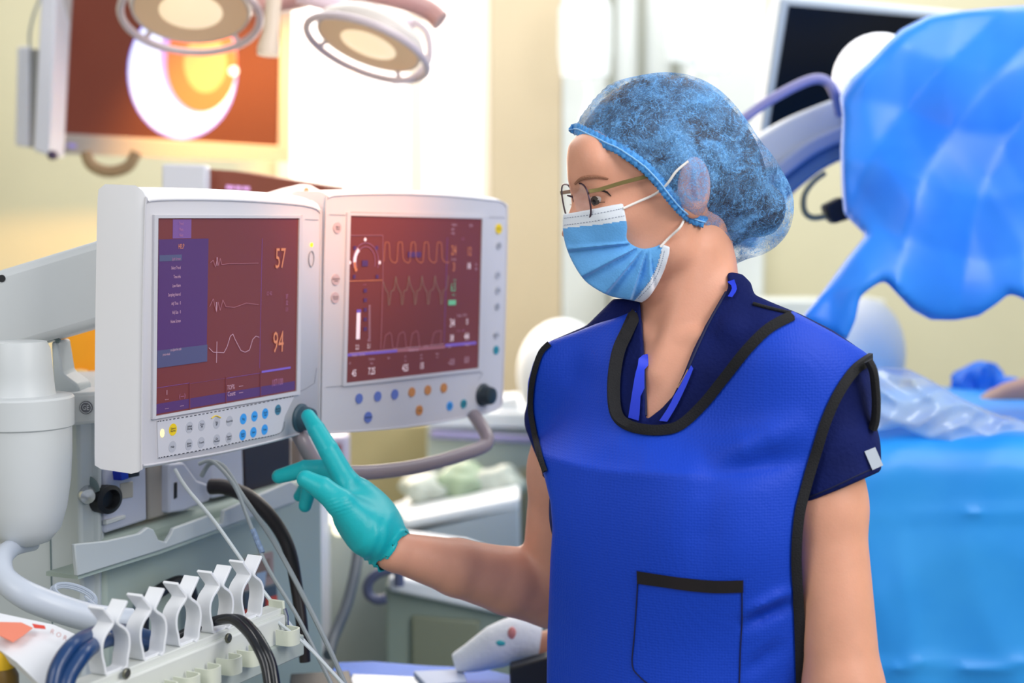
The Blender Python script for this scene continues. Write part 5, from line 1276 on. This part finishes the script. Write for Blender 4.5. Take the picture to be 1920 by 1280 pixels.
m = MB(); m.tube(smooth_path([P(560, -10, 2.50), P(640, 12, 2.50), P(720, 38, 2.52), P(775, 52, 2.52)], 6), .014, 12); m.build('lower_bar', mat('arm_palelilac', '#ecd8e6', rough=.4), ba)
m = MB(); m.tube(smooth_path([P(775, 40, 2.5), P(800, 60, 2.5), P(806, 100, 2.5), P(796, 125, 2.5), P(770, 148, 2.5), P(735, 152, 2.5)], 6), .006, 10); m.build('end_loop', lrim, ba)

# ================================================================ behind: middle
def slab(name, label, cat, pts, y, t, mt, bevel=.006, extra=(), zlo=None):
    q = [PY(a, b, y) for a, b in pts]; root = thing(name, (np.mean([k[0] for k in q]), y + t / 2, 0 if zlo is None else min(k[2] for k in q)), label, cat)
    if zlo is None:      # stands on the floor
        zmin = min(k[2] for k in q); q = [A(k[0], k[1], 0.0) if k[2] < zmin + .03 else k for k in q]
    m = MB(); m.prism(q, A(0, t, 0)); m.build('body', mt, root, bevel=bevel)
    for e in extra:
        nm, pp, dy, tt, mm = e; m = MB(); m.prism([PY(a, b, y - dy) for a, b in pp], A(0, tt, 0)); m.build(nm, mm, root, bevel=min(bevel, tt * .3))
    return root
pw_ = mat('cart_white', '#e4e9ee', rough=.5); pg_ = mat('cart_greygreen', '#b3bdb4', rough=.55, var=.05, vscale=4); pol = mat('cabinet_olive', '#b3a77e', rough=.7, var=.10, vscale=5); purp = mat('rail_lavender', '#8d88b4', rough=.4)
slab('supply_cabinet', 'olive-beige cabinet seen below the right monitor, behind the curved handle', 'cabinet', ((650, 800), (905, 790), (905, 1010), (650, 1030)), 3.9, .4, pol)
slab('equipment_cart', 'white-topped cart with a lavender rail beside the apron, right of the monitor', 'cart', ((800, 800), (1240, 812), (1240, 980), (800, 980)), 3.5, .35, pg_,
     extra=(('top_shelf', ((808, 770), (1240, 775), (1240, 806), (800, 802)), .02, .40, pw_), ('lavender_rail', ((806, 808), (1240, 832), (1240, 845), (806, 822)), .04, .03, purp), ('side_column', ((978, 880), (1002, 880), (1002, 1040), (978, 1040)), .03, .04, mat('column_olive', '#a19c80', rough=.6))))
slab('device_box', 'round-shouldered white device standing on the cart with lavender rail', 'device', ((936, 748), (972, 742), (975, 772), (930, 772)), 3.5, .1, pw_, zlo=1)
# soft clutter of wrapped supplies: separate lumps
def lump(name, label, cat, px, py, y, rx, ry, rz, mt, group=None, seed=0, rough_=.25):
    r = np.random.RandomState(seed); c = PY(px, py, y); m = MB(); m.ell((0, 0, 0), (rx, ry, rz), None, 26, 16)
    k = [(r.randn(3) * 3.2, r.rand() * 6.28) for _ in range(5)]; out = []
    for q in m.v:
        q = np.array(q); u = q / np.array([rx, ry, rz]); s_ = 1 + rough_ * sum(math.sin(float(u @ a) + b) for a, b in k) / 5; out.append(tuple(c + q * s_))
    m.v = out; o = m.build(name, mt); return tag(o, label, cat, group)
wrap = mat('wrap_pale', '#cfd8cc', rough=.2, var=.25, vscale=25, alpha=.85); wrapg = mat('wrap_greenish', '#a9bfa0', rough=.25, var=.35, vscale=22)
lump('wrapped_pack', 'pale wrapped supply pack under the handle, left of the others', 'pack', 800, 915, 3.3, .06, .05, .035, wrap, None, 1)
lump('wrapped_pack', 'greenish wrapped supply pack in the middle of the counter', 'pack', 868, 905, 3.3, .065, .05, .045, wrapg, None, 2)
lump('wrapped_pack', 'shiny pale wrapped pack beside the far forearm', 'pack', 935, 905, 3.3, .06, .05, .040, wrap, None, 3)
slab('work_counter', 'long white counter sloping up to the right behind the forearm', 'counter', ((560, 1060), (745, 988), (975, 945), (985, 1280), (560, 1280)), 3.1, .34, mat('counter_bluegrey', '#b4bec6', rough=.5), extra=(('white_edge', ((742, 978), (975, 932), (975, 956), (745, 1010)), 0, .34, pw_),))
gq_ = slab('infusion_pump', 'grey-white equipment cabinet below the gloved hand, with two small lit lamps', 'equipment', ((548, 1010), (640, 965), (742, 1010), (742, 1290), (560, 1290)), 2.75, .25, mat('equipment_mist', '#aeb9b6', rough=.5, var=.08, vscale=6))
for x, y in ((614, 972), (592, 996), (636, 992)):
    m = MB(); m.ell(PY(x, y, 2.72), (.013, .008, .013), None, 14, 8); m.build('indicator_lamp', mat('bokeh_lamp', '#fdf6d8', rough=.4, emit=1.4), gq_)
tt_ = slab('instrument_trolley', 'grey-green trolley with white top under the outstretched forearm', 'trolley', ((722, 1096), (860, 1110), (1010, 1150), (1010, 1300), (722, 1300)), 2.5, .35, mat('trolley_greygreen', '#8b9a90', rough=.5, var=.08, vscale=6), extra=(('white_top', ((728, 1082), (860, 1100), (1010, 1150), (1010, 1168), (728, 1108)), .02, .40, pw_), ('drawer_front', ((772, 1155), (900, 1165), (900, 1280), (772, 1280)), .01, .012, mat('drawer_olive', '#7e8470', rough=.55))))
dkb = mat('handle_darkblue', '#565d7c', rough=.35)
m = MB(); m.tube(smooth_path([PY(752, 1066, 2.46), PY(715, 1072, 2.46), PY(692, 1090, 2.46), PY(690, 1112, 2.46), PY(706, 1124, 2.46), PY(724, 1122, 2.46)], 6), .0085, 12); m.build('push_handle', dkb, tt_)
m = MB(); m.tube([PY(748, 1070, 2.46), PY(748, 1098, 2.46)], .009, 10); m.build('handle_post', dkb, tt_)
slab('taupe_post', 'taupe vertical equipment post behind the curled fingers', 'post', ((543, 822), (566, 818), (566, 1010), (543, 1010)), 2.46, .05, mat('post_taupe', '#7f716c', rough=.5))
slab('lilac_device', 'pale lilac device with a red mark behind the raised index finger', 'device', ((566, 826), (650, 818), (650, 905), (566, 905)), 2.65, .06, mat('device_lilac', '#b6aec0', rough=.5), zlo=1, extra=(('red_mark', ((606, 838), (640, 832), (640, 852), (606, 858)), .003, .004, mat('mark_red', '#8a4a4c', rough=.6)),))
# draped instrument table at the lower edge
dtab = thing('draped_table', PY(800, 1270, 2.1), 'low table under a bright blue drape at the bottom edge, left of the apron', 'table')
m = MB(); zt = PY(800, 1246, 2.1)[2]
q = [onz(*k, zt) for k in ((632, 1240), (700, 1238), (800, 1246), (900, 1250), (962, 1264), (990, 1340), (560, 1340))]
m.prism([A(k[0], k[1], zt) for k in q], A(0, 0, -.03)); m.build('drape', mat('drape_blue_low', '#2f74e0', rough=.6, var=.15, vscale=12), dtab, bevel=.004)
m = MB(); m.box(A(q[2][0], q[2][1] - .09, zt / 2 - .02), .06, .06, zt / 2 - .02); m.build('pedestal', pg_, dtab)
def flat(name, label, cat, pts, y, z, t, mt):
    m = MB(); m.prism([onz(a, b, z) for a, b in pts], A(0, 0, -t)); return tag(m.build(name, mt, bevel=.002), label, cat)
flat('steel_tray', 'dark blue-grey instrument tray on the draped table at the bottom edge', 'tray', ((660, 1262), (790, 1268), (900, 1290), (640, 1310)), 2.0, zt + .008, .008, mat('tray_slate', '#6d7d92', rough=.35, metal=.4))
flat('paper_towel', 'folded white paper towel on the blue drape, right of the tray', 'towel', ((775, 1257), (868, 1253), (876, 1276), (800, 1284)), 2.1, zt + .014, .012, mat('towel_white', '#c8d2ea', rough=.7))
flat('dark_case', 'black instrument case at the bottom edge beside the cables', 'case', ((545, 1262), (655, 1256), (668, 1300), (540, 1300)), 2.0, zt + .015, .03, blk)
m = MB(); pts = smooth_path([P(852, 1242, 2.06), P(885, 1232, 2.06), P(930, 1212, 2.06), P(970, 1196, 2.06), P(1012, 1200, 2.06)], 6); m.mat(0).tube(pts, [.012 + .018 * min(1, i / 12) for i in range(len(pts))], 18)
m.mat(1).ell(P(940, 1205, 2.035), (.009, .006, .005), None, 12, 8); m.mat(2).ell(P(960, 1188, 2.035), (.006, .006, .010), None, 12, 8)
tag(m.build('bandage_roll', [mat('bandage_white', '#e6eaf0', rough=.8, bump=.3, bscale=150), mat('mark_teal', '#34b0b8', rough=.6), mat('mark_pink', '#d98a86', rough=.6)]), 'white gauze roll with teal and pink marks left of the apron hem', 'bandage')
m = MB(); m.tube(smooth_path([P(975, 1235, 2.10), P(1010, 1215, 2.10), P(1060, 1205, 2.10)], 5), .022, 14); tag(m.build('brown_skin', mat('skin_brown', '#a9735a', rough=.6)), 'brown skin behind the white gauze roll', 'bare_skin')  # bare skin beside the bandage, built as a plain brown tube
m = MB(); m.prism([P(x, y, 2.0) for x, y in ((955, 1252), (1040, 1228), (1060, 1300), (958, 1310))], A(0, .03, 0)); tag(m.build('black_strap', blk, bevel=.003), 'wide black strap at the bottom edge beside the apron', 'strap')

# ================================================================ behind: right
def infusion_bag(px, py, h, label, seed):
    y = 4.3; c = PY(px, py, y); t = thing('infusion_bag', c, label, 'infusion bag', 'clear infusion bags hanging by the white doors')
    w2 = h * .30; m = MB(); pr = [(.15 * w2, -h * .52), (w2 * .9, -h * .48), (w2, -h * .2), (w2 * .98, h * .25), (w2 * .7, h * .42), (w2 * .25, h * .5)]
    m.lathe(c, A(0, 0, 1), pr, 24); m.v = [(v[0], (v[1] - c[1]) * .45 + c[1], v[2]) for v in m.v]; m.build('bag', mat('bag_clear', '#eef6fa', rough=.08, alpha=.45, spec=.8), t)
    m = MB(); m.tube(smooth_path([c + A(0, 0, -h * .5), c + A(.01, 0, -h * .7), c + A(-.01, 0, -h * 1.0)], 5), .006, 8); m.build('tube', mat('bag_tube', '#f4f6f6', rough=.2), t)
    m = MB(); m.lathe(c + A(0, -.02, h * .1), A(0, -1, 0), [(w2 * .5, 0), (w2 * .45, .01)], 16); m.build('label', mat('bag_label', '#ffffff', rough=.6), t)
infusion_bag(1098, 60, .26, 'clear infusion bag hanging nearest the tan pier', 1)
infusion_bag(1290, 45, .22, 'clear infusion bag hanging above the left of the hair cap', 2)
infusion_bag(1332, 70, .20, 'clear infusion bag hanging above the right of the hair cap', 3)
slab('white_locker', 'white locker edge standing behind the cap and collar', 'locker', ((1160, 480), (1430, 470), (1432, 1000), (1160, 1000)), 4.2, .3, dw)
slab('low_cabinet', 'low white cabinet behind the shoulder strap', 'cabinet', ((1430, 562), (1660, 562), (1660, 1000), (1430, 1000)), 4.0, .18, dw)
# dark screen on the right
DP = Plane(P(1478, 8, 2.95), P(1745, 32, 3.0), P(1437, 262, 2.95))
DT = thing('wall_display', DP.hit(1600, 300), 'black switched-off screen in a pale frame behind the blue drape', 'display')
m = MB(); m.prism([DP.hit(x, y) for x, y in ((1464, -6), (1850, 30), (1850, 330), (1422, 282))], -DP.n * .07); m.build('housing', mat('frame_bluegrey', '#aeb9c4', rough=.45), DT, bevel=.008)
m = MB(); m.prism([DP.hit(x, y, .003) for x, y in ((1479, 10), (1840, 42), (1840, 310), (1437, 266))], -DP.n * .002); m.build('screen', mat('screen_black', '#04060e', rough=.3, spec=.2), DT)
# C-arm
def swept(pts, n, wpx, y, thick, mt, name, parent):
    c = smooth_path([np.array([a, b, 0.]) for a, b in pts], n); L_, R_ = [], []
    for i in range(len(c)):
        t = norm(c[min(i + 1, len(c) - 1)] - c[max(i - 1, 0)]); nr = np.array([-t[1], t[0]])
        L_.append(c[i][:2] + nr * wpx / 2); R_.append(c[i][:2] - nr * wpx / 2)
    m = MB(); vs = []
    for l, r in zip(L_, R_): a = PY(*l, y); b = PY(*r, y); vs += [a, b, b + A(0, thick, 0), a + A(0, thick, 0)]
    k = len(L_); m.add(vs, [(i * 4 + j, i * 4 + (j + 1) % 4, i * 4 + 4 + (j + 1) % 4, i * 4 + 4 + j) for i in range(k - 1) for j in range(4)] + [(3, 2, 1, 0), tuple(4 * (k - 1) + j for j in range(4))])
    return m.build(name, mt, parent, bevel=.006)
CA = thing('c_arm', PY(1650, 800, 2.6), 'curved pale c-arm with a tubular lavender handle, passing behind the cap and blue drape', 'medical machine')
swept(((1340, 420), (1400, 318), (1462, 268), (1530, 232), (1610, 205), (1720, 190), (1830, 210)), 6, 62, 2.60, .12, mat('carm_grey', '#cfd4dc', rough=.45), 'outer_arc', CA)
swept(((1375, 440), (1432, 352), (1490, 300), (1545, 265), (1620, 240), (1720, 225), (1830, 245)), 6, 30, 2.585, .12, mat('carm_lavender', '#a9b4d2', rough=.45), 'middle_arc', CA)
swept(((1395, 460), (1452, 376), (1510, 322), (1560, 290), (1630, 265), (1720, 250)), 6, 34, 2.605, .12, mat('carm_steelblue', '#6f8fb6', rough=.5), 'inner_arc', CA)
m = MB(); m.tube(smooth_path([PY(1340, 262, 2.5), PY(1395, 222, 2.5), PY(1440, 190, 2.5), PY(1490, 162, 2.5), PY(1528, 148, 2.5), PY(1552, 154, 2.5), PY(1566, 178, 2.5), PY(1574, 212, 2.55)], 6), .0085, 12); m.build('tube_handle', mat('handle_lavender', '#8a88b8', rough=.35), CA)
m = MB(); m.tube(smooth_path([PY(1830, 225, 2.66), PY(1990, 120, 2.75), PY(2020, -300, 2.85), PY(2020, -950, 2.85)], 6), .05, 14); m.build('support_column', dw, CA)
l3c = P(1648, 150, 2.50); l3 = thing('surgical_lamp', l3c, 'bright white lamp head peeping out from under the blue drape', 'surgical lamp')
m = MB(); m.ell(l3c, (.078, .05, .078), None, 30, 18); m.build('lamp_head', mat('lamp_bright', '#f4f6ff', rough=.3, emit=.7), l3)
cc2 = thing('black_connector', PY(1570, 400, 2.45), 'black cable connector hanging left of the blue drape', 'connector')
m = MB(); m.prism([PY(x, y, 2.45) for x, y in ((1545, 385), (1578, 368), (1600, 400), (1590, 412), (1564, 420), (1552, 408))], A(0, .035, 0)); m.build('plug', blk, cc2, bevel=.004)
m = MB(); m.tube(smooth_path([PY(1552, 404, 2.46), PY(1524, 408, 2.46), PY(1508, 395, 2.46), PY(1508, 365, 2.46), PY(1525, 340, 2.48), PY(1545, 325, 2.5)], 6), .005, 8); m.build('lead', mat('lead_olive', '#7d8068', rough=.5), cc2)
# white rounded housings
lump('rounded_housing', 'white rounded machine housing beside the far shoulder', 'machine housing', 1055, 700, 3.4, .105, .10, .125, pw_, None, 5, .02)
lump('rounded_housing', 'white rounded machine housing behind the near shoulder and blue strap', 'machine housing', 1620, 665, 3.0, .082, .08, .115, pw_, None, 6, .02)

# big blue drape over the machine head (one continuous sheet with its tail)
DR = [(1740, 30), (1790, 22), (1850, 16), (1960, 8), (2100, 10), (2100, 620), (1960, 590), (1920, 560), (1893, 549), (1868, 570), (1835, 592), (1790, 600), (1745, 599), (1710, 580), (1680, 548), (1658, 524), (1632, 540), (1612, 556), (1604, 600), (1586, 640),
      (1500, 600), (1514, 582), (1548, 540), (1590, 482), (1624, 441), (1600, 418), (1582, 400), (1578, 350), (1576, 280), (1580, 220), (1574, 182), (1594, 148), (1630, 116), (1662, 82), (1690, 55)]
def f_drape(p):
    d = s_ell(p, P(1830, 310, 2.42), np.array([.34, .24, .33]))
    d = smin(d, s_cap(p, P(1690, 420, 2.24), P(1530, 640, 2.22), .075, .075), .06)
    d = smin(d, s_cap(p, P(1720, 520, 2.28), P(1850, 540, 2.28), .10, .09), .06)
    d = smin(d, s_cap(p, P(1640, 140, 2.34), P(1640, 380, 2.30), .08, .085), .06)
    x, y, dd = ppix(p)
    tri = lambda v: np.abs(2 * (v - np.floor(v + .5)))
    d = d - .020 * tri((x * .80 + y * .50) / 190 + .35 * np.sin(y / 170)) - .012 * tri((x * .25 + y * .97) / 230 + .3 * np.sin(x / 110) + .2)
    d = d - .005 * tri((x * .95 - y * .12) / 150 + .4 * np.sin(y / 120)) - .0008 * nz(p, 30, 51)
    return smax(d, s_poly(p, DR), .012)
dv, dq = surface(f_drape, (.30, 1.9, 1.28), (1.10, 2.75, 1.95), .0065, 1)
drm = mat('drape_blue', '#0a76f2', rough=.42, var=.10, vscale=4, col2='#2a90fc', spec=.6)
dobj = thing('surgical_drape', A(P(1780, 300, 2.4)[0], 2.35, 1.3), 'large glossy blue plastic drape hanging over equipment in the upper right corner', 'drape')
mesh_obj('sheet', dv, dq, drm, dobj)
# patient table under the light blue drape
TB = [(1640, 800), (1680, 786), (1740, 790), (1820, 800), (1900, 805), (2100, 800), (2100, 3400), (1400, 3400), (1400, 700), (1600, 700)]
def f_tab(p):
    c = P(1900, 1160, 2.40); q = np.abs(p - A(c[0] + .06, 2.55, .60)) - A(.55, .40, .60) + .05
    d = np.linalg.norm(np.maximum(q, 0), axis=1) + np.minimum(q.max(1), 0) - .05
    x, y, dd = ppix(p)
    d = d - .005 * (1 - np.abs(np.sin(x / 60 + 1.2 * np.sin(y / 130)))) - .004 * (1 - np.abs(np.sin(y / 75 + .9 * np.sin(x / 90) + 1.2))) - .002 * nz(p, 30, 61)
    d = d - .006 * np.exp(-((y - 966 + .02 * (x - 1700)) / 5.0) ** 2) - .008 * np.exp(-((y - 1250 + 6 * np.sin(x / 30)) / 8.0) ** 2) - .005 * np.exp(-((x - 1700 - 12 * np.sin(y / 60)) / 7.0) ** 2) * np.clip((y - 980) / 60, 0, 1)
    return d
tz = P(1800, 800, 2.3)
tv_, tq_ = surface(f_tab, (.30, 2.05, .0), (1.55, 3.05, 1.30), .010, 1)
ptb = thing('operating_table', (.9, 2.6, 0), 'operating table hidden under a light blue drape at the lower right', 'operating table')
mesh_obj('light_blue_drape', tv_, tq_, mat('drape_light_blue', '#2098f0', rough=.45, var=.08, vscale=5, col2='#35a8f8', spec=.5), ptb)
# clear plastic bag crumpled on top
BG_ = [(1560, 700), (1655, 688), (1700, 690), (1745, 712), (1800, 745), (1850, 768), (1930, 790), (2000, 800), (2000, 880), (1900, 878), (1860, 858), (1820, 850), (1760, 835), (1720, 815), (1690, 800), (1640, 810), (1560, 800)]
def f_bag(p):
    d = s_cap(p, P(1620, 770, 2.25), P(1900, 850, 2.30), .065, .05)
    d = smin(d, s_ell(p, P(1690, 760, 2.28), np.array([.10, .09, .065])), .03)
    x, y, dd = ppix(p)
    d = d - .010 * (1 - np.abs(np.sin(x / 24 + 1.1 * np.sin(y / 18)))) - .007 * (1 - np.abs(np.sin(y / 13 + 1.4 * np.sin(x / 31)))) - .004 * nz(p, 120, 71)
    return smax(d, s_poly(p, BG_), .01)
b1, b2 = surface(f_bag, (.35, 2.0, .95), (1.0, 2.6, 1.45), .0042, 1)
bgm = bpy.data.materials.new('clear_plastic'); bgm.use_nodes = True; b_ = bgm.node_tree.nodes['Principled BSDF']
b_.inputs['Base Color'].default_value = (*srgb('#cfe4fa'), 1); b_.inputs['Roughness'].default_value = .12; b_.inputs['Alpha'].default_value = .5; b_.inputs['Specular IOR Level'].default_value = 1.0
bgo = thing('plastic_bag', P(1760, 860, 2.3), 'crumpled clear plastic bag lying on the light blue table drape', 'plastic bag'); mesh_obj('film', b1, b2, bgm, bgo)
lump('folded_drape', 'small crumpled blue drape corner sticking up behind the plastic bag', 'drape', 1845, 728, 2.9, .055, .04, .045, mat('drape_blue2', '#1a74e0', rough=.5), None, 8, .8)
m = MB(); m.tube(smooth_path([P(1840, 770, 2.75), P(1890, 748, 2.72), P(1960, 730, 2.70)], 5), [.02, .022, .026, .028, .028, .03, .03, .03, .03, .03, .03], 16); tag(m.build('person', mat('skin_far', '#b58f7c', rough=.5)), 'bare limb of a person lying among the drapes at the right edge', 'person')
